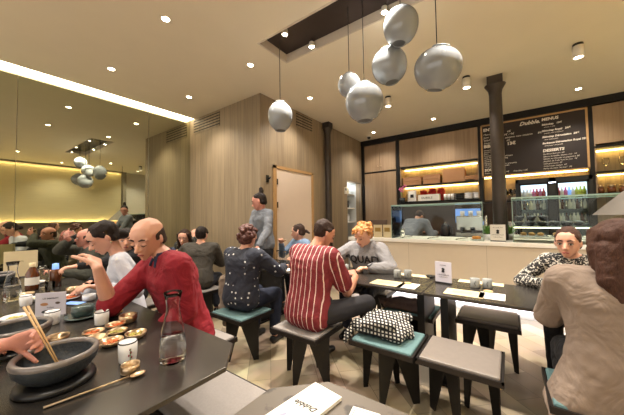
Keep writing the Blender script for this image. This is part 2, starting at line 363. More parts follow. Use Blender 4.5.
# ---------------- pendants ----------------
PD=[(281,114,-2.20,2.40,.165,2.60,'egg shaped, hanging alone at the left',(.9,1.02)),(348,83,-1.27,2.42,.115,2.71,'smallest, hidden partly behind the larger middle one',(1,1)),(365,102,-1.09,2.38,.18,2.47,'lowest large round one in the middle',(1,.97)),(391,64,-.88,2.5,.165,2.81,'round one right of the middle cluster',(1,.97)),(403,23,-.72,2.36,.15,3.05,'highest one near the bright recess spot',(1,1.02)),(441,65,-.44,2.4,.178,2.59,'wide tilted one hanging alone at the right',(1.04,.9))]
for px,py,x,y,r,z,l,(kx,kz) in PD:
    e=empty('pendant_lamp',(x,y,z),'glossy grey white ceramic pendant globe, '+l,'pendant lamp','ceramic pendants under the recess')
    prof=[]
    for i in range(23):
        a=PI*(i/22); rr=r*math.sin(a)**.86*kx*(1+.06*math.sin(a*1.0+.3)*math.cos(a)); zz=r*math.cos(a)*kz*1.02
        prof.append((rr,zz))
    prof=[p for p in prof if p[0]>r*.36 or p[1]>0]; prof=[p for p in prof if p[0]>r*.3]
    top=prof[0]; bot=prof[-1]
    prof=[(0,top[1]+.02*r),(r*.36,top[1]+.02*r),(r*.4,top[1]+.07*r),(r*.42,top[1])]+prof+[(r*.38,bot[1]-.09*r),(r*.33,bot[1]-.09*r),(r*.33,bot[1]+.1*r),(0,bot[1]+.2*r)]
    g=lathe('globe',prof,'ceramic',e,seg=40)
    tilt={441:(.16,.22),391:(.05,-.12),403:(-.05,.1)}.get(px,(0,0)); g.rotation_euler=(tilt[0],tilt[1],0)
    lathe('opening',[(0,bot[1]-.05*r),(r*.33,bot[1]-.05*r)],mat('inner glaze',(84,86,88),.5,var=0),g,seg=24)
    tube('cord',[(0,0,top[1]),(0,0,rz1-.06-z)],.004,'black',e,seg=6)
# ---------------- back cabinets Y=6.8 ----------------
BY=6.8
o=st(box('trim_8',NX,3.0,BY-.03,BY+.3,3.3,CE,'blackmetal'))
for i,x in enumerate((-3.2,-2.235,-.46,1.215)):
    o=box('steel_post',x-.035,x+.035,BY-.02,BY+.06,0,3.3,'blackmetal'); setp(o,'black steel upright of the back cabinets, '+['in the corner by the oak wall','between the tall cupboard and the lit shelves','behind the iron column, left of the menu board','right of the menu board'][i],'post','black uprights of the back cabinets')
def handle(p,x,z): 
    lathe('knob',[(0,0),(.012,0),(.014,.02),(0,.024)],'brass',p,seg=12,c=(0,0,0)).matrix_local=Matrix.Translation((x,-.02,z))@Matrix.Rotation(PI/2,4,'X')
cu=empty('tall_cupboard',(-3.15,BY,0),'tall two part oak cupboard in the corner, with two small knobs','cupboard')
box('body',0,.86,.03,.42,0,3.3,'oakcab',cu)
for x0,x1,z0,z1,kx,kz in ((.0,.425,2.57,3.27,.39,2.7),(.435,.86,2.57,3.27,.47,2.7),(0,.86,.9,2.52,None,0)):
    dd=box('door',x0,x1,-.005,.025,z0,z1,'oakcab',cu)
    if kx: handle(dd,kx,kz)
box('rail',0,.86,-.012,.028,2.53,2.56,'blackmetal',cu)
def shelving(x0,x1,label,nz):
    e=empty('lit_shelving',(x0,BY,0),label,'shelves'); w=x1-x0
    box('upper_panel',0,w,-.005,.03,2.6,3.28,'oakcab',e)
    box('back_panel',0,w,.38,.42,1.0,3.28,'oak',e)
    for z in nz: box('shelf',0,w,0,.38,z-.035,z,'blackmetal',e)
    box('side_panel',0,.02,.0,.38,1.7,2.6,'oakcab',e); box('side_panel',w-.02,w,.0,.38,1.7,2.6,'oakcab',e)
    return e,w
sh,w=shelving(-2.19,-.5,'oak wall shelving with two warm lit niches of boxes and packaging',(2.59,2.13,1.73))
for z in (2.535,2.075): box('led_strip',.03,w-.03,.3,.34,z,z+.02,'ledwarm',sh)
sh2,w2=shelving(1.255,2.95,'oak wall shelving right of the menu board with glasses and brown jars',(2.56,2.11,1.73))
for z in (2.505,2.06): box('led_strip',.03,w2-.03,.3,.34,z,z+.02,'ledwarm',sh2)
st(box('trim_9',-2.19,1.2,BY+.15,BY+.2,.9,1.69,'brown'))
# boxes in upper niche
bp=None
spots=[(-2.13,2.13,.42,.10),(-2.13,2.235,.42,.1),(-1.66,2.13,.38,.115),(-1.66,2.25,.38,.1),(-1.08,2.13,.5,.05),(-.76,2.13,.26,.12),(-.86,2.255,.36,.11)]
for i,(x,z,wd,h) in enumerate(spots[:4]+[spots[4],spots[5]]):
    e=empty('pizza_box',(x+(0 if i<2 else 0),BY+.05,z),'brown cardboard takeaway box on the upper lit shelf, '+['bottom of the left stack','top of the left stack','bottom of the second stack','top of the second stack','lying low beside the right box','at the right end by the upright'][i],'box','cardboard boxes on the upper lit shelf')
    box('carton',0,wd,0,.28,.001,h*.82,'cardboard',e,bevel=.004); box('lid',-.003,wd+.003,-.004,.284,h*.7,h,'cardboard',e,bevel=.004)
e=empty('carton',(-1.2,BY+.04,2.131),'tall plain brown carton standing in the middle of the upper lit shelf','box'); box('body',-.02,.43,0,.28,0,.31,'cardboard',e,bevel=.004); box('flap',-.02,.43,-.002,.0,.28,.31,'cardboard',e)
# lower niche things
e=empty('framed_sign',(-2.02,BY+.03,1.731),'small white framed notice at the left of the lower lit shelf','sign'); box('frame',0,.2,0,.02,0,.27,'steel',e); box('sheet',.02,.18,-.003,0,.02,.25,'paper',e); box('print',.06,.14,-.005,-.003,.09,.17,'ink',e)
e=empty('white_carton',(-1.78,BY+.03,1.731),'white carton with a printed line below the red jars','box'); box('body',0,.48,0,.16,0,.15,'paper',e); text('printed_word','DUBBLE',.07,'ink',e,basis((.08,-.001,.05),(1,0,0),(0,0,1)))
for i,(x,m,l,h) in enumerate(((-1.7,'red','dark red jar behind the white carton, leftmost',.27),(-1.5,'red','bright red jar behind the white carton, in the middle',.3),(-1.3,'red','red tub right of the white carton, standing on the shelf',.3))):
    e=empty('red_jar',(x,BY+.26,1.731),l,'jar','red jars on the lower lit shelf'); lathe('body',[(0,0),(.085,0),(.095,.05),(.09,h-.06),(.07,h-.04),(.0,h-.04)],m,e,seg=16); lathe('lid',[(0,h),(.075,h),(.08,h-.01),(.08,h-.045),(0,h-.045)],'red',e,seg=16)
for k in range(4):
    o=lathe('glass_tumbler',[(0,0),(.028,0),(.034,.14),(.03,.14),(.025,.01),(0,.01)],'cupwhite',None,seg=12); o.location=(-1.19+.075*k,BY+.12,1.731); setp(o,'pale tumbler in the short row right of the red tub on the lower lit shelf','glass','tumblers on the lower lit shelf')
for i,(x,m,w_,l) in enumerate(((-.9,'black',.24,'black bowl stack on the lower lit shelf, left one'),(-.72,'cupwhite',.2,'white lidded bowl between the black bowls on the lower lit shelf'),(-.0,'black',.0,''))[:2]+((-1.05+.5,'cupwhite',.2,'white bowl at the right end of the lower lit shelf'),)):
    e=empty('bowl_stack',(x,BY+.15,1.731),l,'bowls'); 
    for q in range(3): lathe('bowl',[(0,q*.045),(w_*.3,q*.045),(w_*.5,q*.045+.05),(w_*.48,q*.045+.05),(w_*.28,q*.045+.008),(0,q*.045+.008)],m,e,seg=18)
# jars right
for k in range(7):
    x=1.33+k*.14
    if k==0:
        jp=empty('brown_jar',(x,BY+.14,1.731),'','jar'); lathe('body',[(0,0),(.05,0),(.055,.04),(.05,.1),(0,.1)],mat('brown glass jar',(104,62,34),.25,var=.2),jp,seg=14); lathe('lid',[(0,.14),(.05,.14),(.052,.1),(0,.1)],'brass',jp,seg=14); o=jp
    else: o=copytree(jp)
    place(o,(x,BY+.14,1.731),0,'small brown jar with metal lid in the row on the lower right lit shelf','brown jars on the right shelf')
for k in range(5):
    x=1.42+k*.2
    if k==0:
        gp=empty('wine_glass',(x,BY+.16,2.111),'','glass'); lathe('bowl',[(.004,.11),(.04,.14),(.05,.19),(.042,.24),(.039,.24),(.046,.19),(.036,.145),(0,.118)],'glass',gp,seg=16); lathe('stem',[(0,0),(.04,0),(.04,.004),(.005,.01),(.004,.115)],'glass',gp,seg=12); o=gp
    else: o=copytree(gp)
    place(o,(x,BY+.16,2.111),0,'stemmed wine glass in the row on the upper right lit shelf','wine glasses on the right shelf')
# menu board
mb=empty('menu_board',(-.42,BY-.02,0),'large black chalkboard menu with white hand lettering above the fridges','menu board')
W=1.59
box('board',0,W,0,.02,2.19,3.27,'board',mb)
boxes('frame',[(-.02,W+.02,-.012,.02,3.25,3.28),(-.02,W+.02,-.012,.02,2.165,2.195),(-.02,.01,-.012,.02,2.17,3.28),(W-.01,W+.02,-.012,.02,2.17,3.28)],'frame_wood',mb)
def wr(x,z,s,tx,sh=.15,b=0): text('lettering',tx,s,'chalk',mb,basis((x,-.003,z),(1,0,0),(0,0,1)),sh,.0006,bold=b)
wr(.64,3.14,.1,'Dubble.',.35,.003)
y=3.13
wr(.03,3.14,.085,'ENTREES',0,.003)
for k,(a) in enumerate(['Mandu vapeur      6€','Jeon kimchi      7€ / 9€','Salade algues au sesame noir maison     8€','Soupe du jour     6€']): wr(.03,3.05-k*.06,.055,a)
wr(.03,2.79,.085,'BIBIMBAP  13€',0,.004)
for k,a in enumerate(['boeuf mariné','poulet croustillant','porc   14€','crevettes grillées','tofu et champignons shiitake','saumon grillé gochujang','canard laqué maison','légumes du jour','oeuf bio, sauce soja ou piquante','riz complet sur demande']): wr(.03,2.72-k*.039,.042,a)
wr(.03,2.29,.075,'SOUPES',0,.003); wr(.03,2.235,.042,'Petite 5€      Grande 9€      Nouilles 11€')
wr(.98,3.16,.075,'MENUS',.1,.003)
for k,(a,b_) in enumerate([('Bibimbap   19€','entrée + plat'),('Bibimbap Royal   24€','entrée, plat et boisson'),('Bibimbap Dégustation  28€','trois petits plats'),('Barbecue Dégustation Royal 32€','boeuf, porc et poulet')]):
    wr(.98,3.07-k*.12,.046,a,.15,.0018); wr(1.01,3.025-k*.12,.03,b_)
wr(.98,2.56,.07,'DESSERTS',.1,.003)
for k,a in enumerate(['Mochi au thé vert  6€','Glace à la vanille, sésame noir  7€','Gâteau au chocolat et gingembre 8€','Assiette de fruits frais du jour  7€','Café gourmand  8€','Sorbet yuzu maison  6€','Perles de coco "du jour"  7€']): wr(.98,2.505-k*.046,.034,a)
# lit strip under the board + back niche
box('light_strip',.02,1.58,.02,.05,2.14,2.165,'ledwarm',mb)
st(box('trim_10',-.42,1.2,BY+.18,BY+.22,1.0,3.28,'oakcab'))
# fridge
fr=empty('drinks_fridge',(.12,BY-.05,0),'black two door drinks fridge with lit shelves of bottles under the menu board','fridge')
boxes('cabinet',[(0,.05,0,.18,0,2.06),(.5,.6,0,.18,0,2.06),(1.04,1.09,0,.18,0,2.06),(0,1.09,0,.18,1.98,2.06),(0,1.09,0,.18,0,.1)],'black',fr)
box('glow_liner',.04,1.05,.165,.17,1.66,1.98,'fridgein',fr); box('shade_liner',.04,1.05,.165,.17,.1,1.66,mat('shade toned fridge liner',(120,130,142),.5,var=.05),fr); box('fridge_lamp',.06,1.03,.0,.03,1.955,1.975,'ledcool',fr)  # one liner split: top glows by itself, lower part coloured darker as shade
for x0,x1 in ((.05,.5),(.6,1.04)):
    dd=boxes('door',[(x0,x0+.03,-.02,.0,.1,1.98),(x1-.03,x1,-.02,0,.1,1.98),(x0,x1,-.02,0,1.94,1.98),(x0,x1,-.02,0,.1,.14)],'blackmetal',fr)
    box('door_glass',x0+.03,x1-.03,-.012,-.008,.14,1.94,'pane',dd)
    for z in (1.2,1.45,1.68): box('wire_shelf',x0,x1,.02,.16,z,z+.012,'steel',fr)
cols=['red','pink','steel','blue','paper','leaf','amber','cupwhite']
cols=[MT[c_] for c_ in cols]+[mat('yellow green juice',(190,200,60),.3,var=.1)]
def bottle(x,y,z,m,l,g,s=1):
    o=lathe('drink_bottle',[(0,0),(.03*s,0),(.032*s,.1*s),(.014*s,.14*s),(.014*s,.18*s),(0,.18*s)],m,None,seg=10); o.location=(x,y,z); return setp(o,l,'bottle',g)
names={0:'red',1:'pink',2:'silver',3:'blue',4:'white',5:'green',6:'amber',7:'pale',8:'yellow green'}
for di,(x0,seq) in enumerate(((.2,(4,7,4,7,1,0,1,0)),(.76,(0,4,1,3,7,8,8,8)))):
    for zi,z in enumerate((1.693,1.463,1.213)):
        for k in range(8):
            ci=seq[k] if zi==0 else (6,2,7,4,6,2,4,7)[(k+zi*3)%8]
            bottle(x0+k*.05,BY+.04,z,cols[ci],names[ci]+' bottle on the '+('top','middle','lower')[zi]+' shelf behind the '+('left','right')[di]+' fridge door','bottles in the '+('left','right')[di]+' fridge, '+('top','middle','lower')[zi]+' shelf')
# glasses left of fridge
sf=box('glass_shelf',-.4,.08,BY,BY+.18,1.63,1.65,'blackmetal'); setp(sf,'short dark shelf with glasses between the iron column and the fridge','shelf')
for k in range(6):
    o=copytree(gp); place(o,(-.05+.06*(k%3),BY+.05+.08*(k//3),1.651),0,'stemmed glass standing on the short shelf left of the fridge','glasses left of the fridge',1.0)
# back worktop
bc=empty('back_worktop',(-2.9,6.1,0),'dark back worktop with appliances behind the counter','worktop')
box('cabinet_body',0,3.0,.05,.68,0,.9,'brown',bc); box('top',0,3.0,0,.7,.9,.94,'darkmetal',bc)
e=empty('kettle',(-1.1,6.25,.941),'dark kettle on the back worktop right of the bending cook','kettle'); lathe('body',[(0,0),(.09,0),(.09,.05),(.07,.24),(.03,.26),(0,.26)],'black',e); tube('handle',[(.07,0,.22),(.13,0,.2),(.13,0,.08),(.09,0,.05)],.012,'black',e); lathe('lid_knob',[(0,.29),(.015,.285),(.015,.26)],'steel',e)
e=empty('coffee_machine',(-.9,6.3,.941),'chrome espresso machine on the back worktop','coffee machine')
box('body',0,.55,0,.4,.12,.42,'steel',e,bevel=.02); boxes('drip_tray',[(0,.55,-.08,.4,0,.08)],'steel',e,bevel=.01)
for x in (.12,.3): lathe('group_head',[(0,0),(.04,0),(.04,.07),(0,.07)],'black',e,c=(x,-.05,.12)); tube('portafilter',[(x,-.08,.1),(x,-.22,.09)],.014,'black',e)
for k in range(3): lathe('cup_stack',[(0,0),(.04,0),(.045,.1),(0,.1)],'cupwhite',e,c=(.1+.15*k,.2,.42))
e=empty('wall_screen',(-1.0,6.9,1.2),'pale blue lit order screen on the brown backsplash','screen'); box('bezel',0,.52,0,.03,0,.33,'black',e); box('display',.01,.51,-.004,0,.01,.32,'blue',e)
e=empty('coffee_grinder',(-.22,6.3,.941),'tall grey grinder on the back worktop left of the fridge','grinder'); box('body',0,.2,0,.25,0,.35,'steel',e,bevel=.02); lathe('hopper',[(.04,.35),(.09,.5),(.09,.52),(0,.52)],'stone',e,c=(.1,.12,0)); box('panel',.03,.17,-.004,0,.24,.31,'blue',e)
e=empty('microwave',(-.02,6.3,.941),'black fronted oven on the back worktop beside the fridge','oven'); box('casing',0,.1,0,.3,0,.3,'steel',e)
# orchid
e=empty('potted_orchid',(-2.12,6.72,1.70),'pink orchid in a dark pot at the left end of the lit shelves','plant')
lathe('pot',[(0,0),(.05,0),(.07,.12),(.06,.12),(0,.1)],'stone',e,seg=16); tube('stem',[(0,0,.1),(-.02,0,.28),(.03,0,.38)],.006,'leaf',e)
bm=bmesh.new()
for k,(dx,dz) in enumerate(((0,.3),(.03,.38),(-.04,.34),(.07,.4))):
    for a in range(5):
        an=a*1.256+k; m_=Matrix.Translation((dx+.03*math.cos(an),-.01,dz+.03*math.sin(an)))@Matrix.Diagonal((.018,.006,.018,1)); bmesh.ops.create_icosphere(bm,subdivisions=1,radius=1,matrix=m_)
link('petals',bm,'pink',e,smooth=True)
# ledge for orchid
box('shelf_ledge',-.05,.15,-.12,0.0,-.031,-.001,'blackmetal',sh).location=(0,0,1.70)
# nook shelves
for z,l in ((1.98,'top'),(1.62,'middle'),(1.25,'low')):
    o=box('nook_shelf',NX-.65,NX-.2,nY0+.005,nY1-.005,z-.03,z,'countertop'); setp(o,'white shelf in the lit nook, %s one'%l,'shelf','shelves in the lit nook')
for k in range(9):
    z=(1.981,1.621,1.251)[k//3]; x=NX-.35; yy=nY0+.15+.22*(k%3)
    o=lathe('storage_jar',[(0,0),(.07,0),(.075,.05),(.07,.18),(.05,.2),(0,.2)],['kraft','black','cupwhite'][k//3],None,seg=14); o.location=(x,yy,z); setp(o,('cream','black','white')[k//3]+' jar on the '+('top','middle','low')[k//3]+' shelf of the lit nook','jar','nook jars, %s shelf'%('top','middle','low')[k//3])
o=lathe('nook_lamp',[(0,-.02),(.12,-.02),(.14,0)],emis('nook lamp face',(240,248,255),25),None,seg=20); o.location=(NX-.4,6.35,nZ-.002); setp(o,'round cool white lamp in the top of the nook','light')
# ---------------- counter ----------------
KY=4.42; KX0=-2.37; KX1=2.6
kc=empty('service_counter',(KX0,KY,0),'long ivory serving counter with a white top and a glowing foot','counter')
Wk=KX1-KX0
box('front_body',0,Wk,0,.72,.14,.955,'counterface',kc)
box('toe_kick',.0,Wk,.14,.7,0,.14,'white',kc)
box('worktop',-.02,Wk,-.02,.76,.957,1.01,'countertop',kc,bevel=.004)
box('foot_light',.02,Wk,.06,.12,.115,.139,'ledcool',kc)
boxes('panel_joint',[(x,x+.004,-.001,0.0,.14,.955) for x in (1.05,2.1,3.15)],mat('joint shadow gap',(160,146,126),.8,var=0),kc)
def display(x0,x1,y0,y1,z1,label):
    e=empty('glass_display',(x0,y0,1.011),label,'display case'); w_=x1-x0; d_=y1-y0; h=z1-1.011; t=.008
    box('front_glass',t,w_-t,0,t,0,h-.01,'pane',e); box('side_glass',0,t,0,d_,0,h-.01,'pane',e); box('side_glass',w_-t,w_,0,d_,0,h-.01,'pane',e)
    box('top_glass',0,w_,0,d_,h-.01,h,'pane',e)
    for nm in range(1): boxes('glass_edge',[(0,w_,-.003,.0,h-.016,h+.002),(0,.006,-.004,.0,0,h),(w_-.006,w_,-.004,0,0,h),(0,w_,d_-.003,d_,h-.014,h),(-.003,0,0,d_,h-.014,h)],'paneedge',e)
    return e
g1=display(-1.6,-.3,4.45,4.98,1.56,'long glass display case on the counter in front of the bending cook')
g2=display(.03,2.4,4.45,5.05,1.6,'large glass display case on the counter behind the woman in the patterned dress')
box('middle_shelf',.01,2.36,.03,.55,.2,.208,'pane',g2); boxes('shelf_edge',[(.01,2.36,.02,.028,.198,.21)],'paneedge',g2)
box('base_shelf',.01,2.36,.03,.55,.05,.07,'countertop',g2); box('case_light',.02,2.3,.5,.52,.17,.18,'led',g2)
box('upper_shelf',.05,2.3,.1,.4,.42,.425,'pane',g2)
for row in range(2):
    for k in range(5 if row==0 else 3):
        x=.1+.12*k+ (0 if row==0 else .01)
        if row==0 and k==0:
            bp=empty('lidded_bowl',(0,0,0),'','bowl'); lathe('bowl',[(0,0),(.03,0),(.052,.05),(.0,.05)],'black',bp,seg=18); lathe('lid',[(.055,.05),(.055,.058),(.02,.068),(0,.07)],mat('clear grey lid',(110,112,116),.2,var=.05),bp,seg=18); o=bp
        else: o=copytree(bp)
        place(o,(x,4.56,1.22+row*.072),0,'black lidded bowl in the %s row on the shelf of the glass display case'%('lower','upper')[row],'lidded bowls in the display, %s row'%('lower','upper')[row])
for k in range(6):
    o=copytree(bp); place(o,(.1+.12*k,4.72,1.22),0,'black lidded bowl in the back row on the shelf of the glass display case','lidded bowls in the display, back row')
for k in range(5):
    e=empty('food_tray',(.1+.34*k,4.6,1.082),'white tray of pastries on the lit bottom shelf of the display case','tray','pastry trays in the display case'); boxes('tray',[(0,.3,0,.3,0,.012)],'steel',e)
    bm=bmesh.new()
    for q in range(6): bmesh.ops.create_icosphere(bm,subdivisions=2,radius=1,matrix=Matrix.Translation((.05+.09*(q%3),.08+.12*(q//3),.03))@Matrix.Diagonal((.035,.045,.02,1)))
    link('pastries',bm,mat('baked pastry',(202,150,90),.6,var=.2),e,smooth=True)
# tongs and utensils on the case 1 base
for k,x in enumerate((-1.45,-1.05,-.65)):
    e=empty('serving_tongs',(x,4.55,1.012),'steel serving tongs in the glass case, '+('left pair','middle pair','right pair')[k],'tongs'); 
    tube('arm',[(0,0,.01),(.14,.06,.03)],.006,'steel',e); tube('arm',[(0,0.0,.01),(.15,.0,.035)],.006,'steel',e); lathe('grip',[(0,0),(.014,0),(.014,.01),(0,.01)],'steel',e,seg=12)
e=empty('glass_jar_group',(-1.5,4.7,1.012),'small clear glass jar in the left end of the display case','jar'); lathe('body',[(0,0),(.04,0),(.045,.08),(.03,.1),(.03,.12),(.027,.12),(.04,.08),(.036,.006),(0,.006)],'glass',e); lathe('lid',[(0,.14),(.034,.14),(.034,.12),(0,.12)],'steel',e)
e=empty('orange_dish',(-.4,4.6,1.012),'dish of orange fruit at the right end of the first glass case','dish'); lathe('dish',[(0,0),(.05,0),(.08,.02),(.05,.008),(0,.008)],'cupwhite',e); bm=bmesh.new()
for q in range(5): bmesh.ops.create_icosphere(bm,subdivisions=2,radius=.026,matrix=Matrix.Translation((.035*math.cos(q*1.3),.035*math.sin(q*1.3),.035)))
link('fruit',bm,mat('orange fruit',(226,140,30),.5,var=.1),e,smooth=True)
# sign holders on the counter
def standcard(name,x,y,z,w_,h,m,label,face=-PI/2,lines=(),ang=0):
    e=empty(name,(x,y,z),label,'sign',rz=ang)
    box('card',-w_/2,w_/2,-.003,.003,.0,h,m,e); boxes('foot',[(-w_/2,w_/2,-.02,.02,0,.012)],'black' if name=='counter_sign' else 'steel',e)
    for (tx,s_,zz) in lines: text('printing',tx,s_,'ink',e,basis((0,-.0045,zz),(1,0,0),(0,0,1)),0,.0004,'CENTER')
    return e
e=standcard('counter_sign',-.135,4.5,1.011,.175,.23,'paper','white sign standing on the counter in front of the iron column',lines=(('bienvenue chez',.018,.185),('CARTE DE FIDÉLITÉ',.016,.085),('10 plats achetés',.016,.055)))
bm=bmesh.new(); addlathe(bm,[(0,0),(.018,.006),(.012,.03),(.02,.045),(0,.06)],12); lg=link('emblem',bm,'ink',e); lg.location=(0,-.008,.105); lg.scale=(1,.2,1)
def plant(x,y,z,label):
    e=empty('potted_plant',(x,y,z),label,'plant'); lathe('pot',[(0,0),(.04,0),(.05,.08),(.04,.08),(0,.07)],'cupwhite',e,seg=16); bm=bmesh.new()
    for k in range(22):
        a=random.random()*6.28; h=random.uniform(.12,.22); r=random.uniform(.02,.09); d=V((math.cos(a),math.sin(a),0))
        p0=V((0,0,.07)); p1=d*r*.6+V((0,0,h*.8)); p2=d*(r+.02)+V((0,0,h)); s_=V((-d.y,d.x,0))*.014
        v=[bm.verts.new(q) for q in (p0-s_*.2,p0+s_*.2,p1+s_,p2,p1-s_)]; bm.faces.new(v)
    g=bmesh.ops.extrude_face_region(bm,geom=bm.faces[:]); 
    for vv in g['geom']:
        if isinstance(vv,bmesh.types.BMVert): vv.co.z+=.0015
    link('leaves',bm,'leaf',e)
plant(-.27,4.75,1.012,'small green plant on the counter left of the iron column'); plant(.0-.005,4.95,1.012,'small green plant on the counter right of the iron column')
for k,(x,l) in enumerate(((-1.86,'left'),(-1.7,'right'))):
    e=empty('menu_card',(x,4.5+.02*k,1.012),'cream menu card standing on the left part of the counter, %s one'%l,'menu card',rz=.1-.2*k); box('card',-.075,.075,-.004,.004,0,.22,'kraft',e); box('print',-.05,.05,-.006,-.004,.1,.17,mat('faded menu print',(150,120,60),.8,var=.1),e)
e=empty('till_terminal',(-1.95,4.75,1.012),'dark till box behind the cream menu cards on the counter','till'); box('base',-.14,.14,-.1,.1,0,.06,'black',e); box('screen',-.16,.16,.0,.03,.06,.3,'brown',e,bevel=.004)
for k in range(4):
    o=lathe('stacked_plate',[(0,0),(.08,0),(.1,.018),(.06,.01),(0,.01)],'cupwhite',None,seg=20); o.location=(-.2+.0,4.66,1.012+.014*k) if False else (-2.15,4.6,1.012+.012*k); setp(o,'white plate in the short stack at the left end of the counter','plate','plates stacked on the counter end')
# lamp at right edge
e=empty('cone_lamp',(1.16,4.05,1.36),'large grey conical lamp hanging at the right edge above the two women','lamp')
lathe('lamp_shade',[(.45,0),(.44,.0),(.05,.4),(.0,.4),(.0,.41),(.055,.41),(.45,.0)],mat('grey lamp shade',(118,112,106),.6,var=.05),e,seg=32); lathe('diffuser',[(0,.02),(.34,.02)],emis('lamp glow',(255,240,225),5),e,seg=24); tube('cord',[(0,0,.41),(0,0,CE-1.36)],.005,'black',e,seg=6)
# ---------------- tables ----------------
def table(x0,x1,y0,y1,label,m='tabletop',ch=((1,1),),legs=(),cz=.16,z=.74):
    e=empty('dining_table',((x0+x1)/2,(y0+y1)/2,0),label,'table'); cx,cy=(x0+x1)/2,(y0+y1)/2
    a,b_=(x1-x0)/2,(y1-y0)/2; pts=[]
    for sx,sy in ((-1,-1),(1,-1),(1,1),(-1,1)):
        if (sx,sy) in ch:
            p=[(sx*(a-cz),sy*b_),(sx*a,sy*(b_-cz))]
            if sx*sy<0: pts+= p if (sx,sy)==(1,-1) else [p[0],p[1]]
            else: pts+= [p[1],p[0]] if (sx,sy)==(1,1) else [p[1],p[0]]
        else: pts.append((sx*a,sy*b_))
    bm=bmesh.new(); addprism(bm,pts,z-.022,z); link('tabletop',bm,m,e,bevel=.003)
    for lx in legs:
        box('leg',lx-.03-cx,lx+.03-cx,-.2,.2,.02,z-.022,'blackmetal',e); box('foot_plate',lx-.05-cx,lx+.05-cx,-.3,.3,0,.02,'blackmetal',e,bevel=.004)
    return e
TA=table(-4.95,-1.01,.12,.9,'long dark metal table in the left foreground covered with stone bowls and dishes',ch=((1,1),(1,-1)),legs=(-4.4,-2.9,-1.6))
TB=table(-.75,.7,.15,.905,'stained metal table at the bottom edge with the folded booklet',m='tablestained',ch=((-1,1),(-1,-1)),legs=(.0,))
TC=table(-2.28,-.96+.35,2.37,3.07,'dark metal table between the striped shirt and the grey hoodie',ch=(),legs=(-.52-.14,-2.1))
TC2=table(-.6,1.1,2.37,3.07,'dark metal table with two grey cups in front of the glowing counter foot',ch=(),legs=(-.47,.9))
TD=table(-3.1,-2.3,2.37,3.07,'dark table with two small glass carafes beside the woman in the dotted top',ch=(),legs=(-2.7,))
TE=table(-4.75,-3.75,1.95,2.5,'small dark table of the couple by the oak wall',ch=(),legs=(-4.3,))
# ---------------- stools ----------------
def notch_plate(p,q,zt,flip=False):
    # vertical plate from p to q with a triangular notch, feet at both ends
    p=V((p[0],p[1],0)); q=V((q[0],q[1],0)); d=(q-p); L=d.length; d.normalize(); n=V((-d.y,d.x,0))*.006
    bm=bmesh.new(); ap=(L*.42,zt*.9)
    P=lambda u,z,k:bm.verts.new(p+d*u+n*k+V((0,0,z)))
    pts=[(0,0),(.035,0),ap,(L-.05,0),(L,0),(L,zt),(0,zt)]
    f=[P(u,z,1) for u,z in pts]; b=[P(u,z,-1) for u,z in pts]
    for tri in ((0,1,2,6),(2,3,4,5),(6,2,5)):
        bm.faces.new([f[i] for i in tri]); bm.faces.new([b[i] for i in tri][::-1])
    for i in range(7):
        j=(i+1)%7; bm.faces.new((f[i],b[i],b[j],f[j]))
    return bm
def wedge_plate(p,q,zt):
    p=V((p[0],p[1],0)); q=V((q[0],q[1],0)); d=(q-p).normalized(); n=V((-d.y,d.x,0))*.006; bm=bmesh.new()
    pts=[(0,0),(.035,0),(.10,zt),(0,zt)]; f=[bm.verts.new(p+d*u+n+V((0,0,z))) for u,z in pts]; b=[bm.verts.new(p+d*u-n+V((0,0,z))) for u,z in pts]
    bm.faces.new(f); bm.faces.new(b[::-1])
    for i in range(4): bm.faces.new((f[i],b[i],b[(i+1)%4],f[(i+1)%4]))
    return bm
def make_stool(pad,mirror=1,thick=.018,boxy=False):
    e=empty('stool',(0,0,0),'','stool','low black metal stools'); a,b_=.24,.215
    zt=.40
    for (p,q,k_) in (((-.01,-b_+.03),(a-.03,.03),0),((-.21,-.03),(.01,b_-.03),1),((.01,b_-.03),(-.21,-.03),1)):
        p=(p[0]*mirror,p[1]); q=(q[0]*mirror,q[1])
        link('leg_plate',wedge_plate(p,q,zt) if k_ else notch_plate(p,q,zt),'blackmetal',e)
    boxes('seat_frame',[(-a,a,-b_,b_,zt,zt+.02),(-a,a,-b_,-b_+.012,zt+.02,zt+.035),(-a,a,b_-.012,b_,zt+.02,zt+.035),(-a,-a+.012,-b_,b_,zt+.02,zt+.035),(a-.012,a,-b_,b_,zt+.02,zt+.035)],'darkmetal',e)
    box('seat_pad',-a+.016,a-.016,-b_+.016,b_-.016,zt+.021,zt+.03+thick,pad,e,bevel=.012)
    return e
S1=make_stool('padgrey'); place(S1,(-1.46,1.905,0),0,'low black stool with a grey pad under the man in the striped shirt')
S2=make_stool('padteal'); place(S2,(-2.235,1.835,0),0,'low black stool with a teal pad under the woman in the dotted navy top')
S3=copytree(S2); place(S3,(-.79,2.08,0),0,'low black stool with a teal pad under the black and white checked coat')
S4=make_stool(mat('grey taupe seat leather',(112,104,98),.5,var=.08,scale=30),-1,.018); place(S4,(-.295,2.09,0),0,'low black stool with a taupe leather pad, nearest the bottom right')
S5=make_stool('padleather',-1,.03); place(S5,(-.19,3.0,0),0,'taupe padded black stool tucked under the counter side of the right table')
S6=copytree(S2); place(S6,(-.83,2.86,0),0,'low black stool with a teal pad on the counter side holding a mauve brown coat')
S7=copytree(S1); place(S7,(-1.27,.86,0),0,'low black stool with a light grey pad between the two foreground tables')
S8=copytree(S2); place(S8,(.37,2.0,0),0,'low black stool under the woman in the beige blazer')
S9=copytree(S1); place(S9,(-1.45,3.36,0),0,'low black stool under the person in the grey hoodie')
S10=copytree(S1); place(S10,(-2.02,1.2,0),0,'low black stool under the balding man in the red sweater')
S11=copytree(S1); place(S11,(-2.6,1.28,0),0,'low black stool under the woman in the white shirt at the long table')
S12=copytree(S2); place(S12,(.47,3.4,0),0,'low black stool under the woman in the patterned dress')
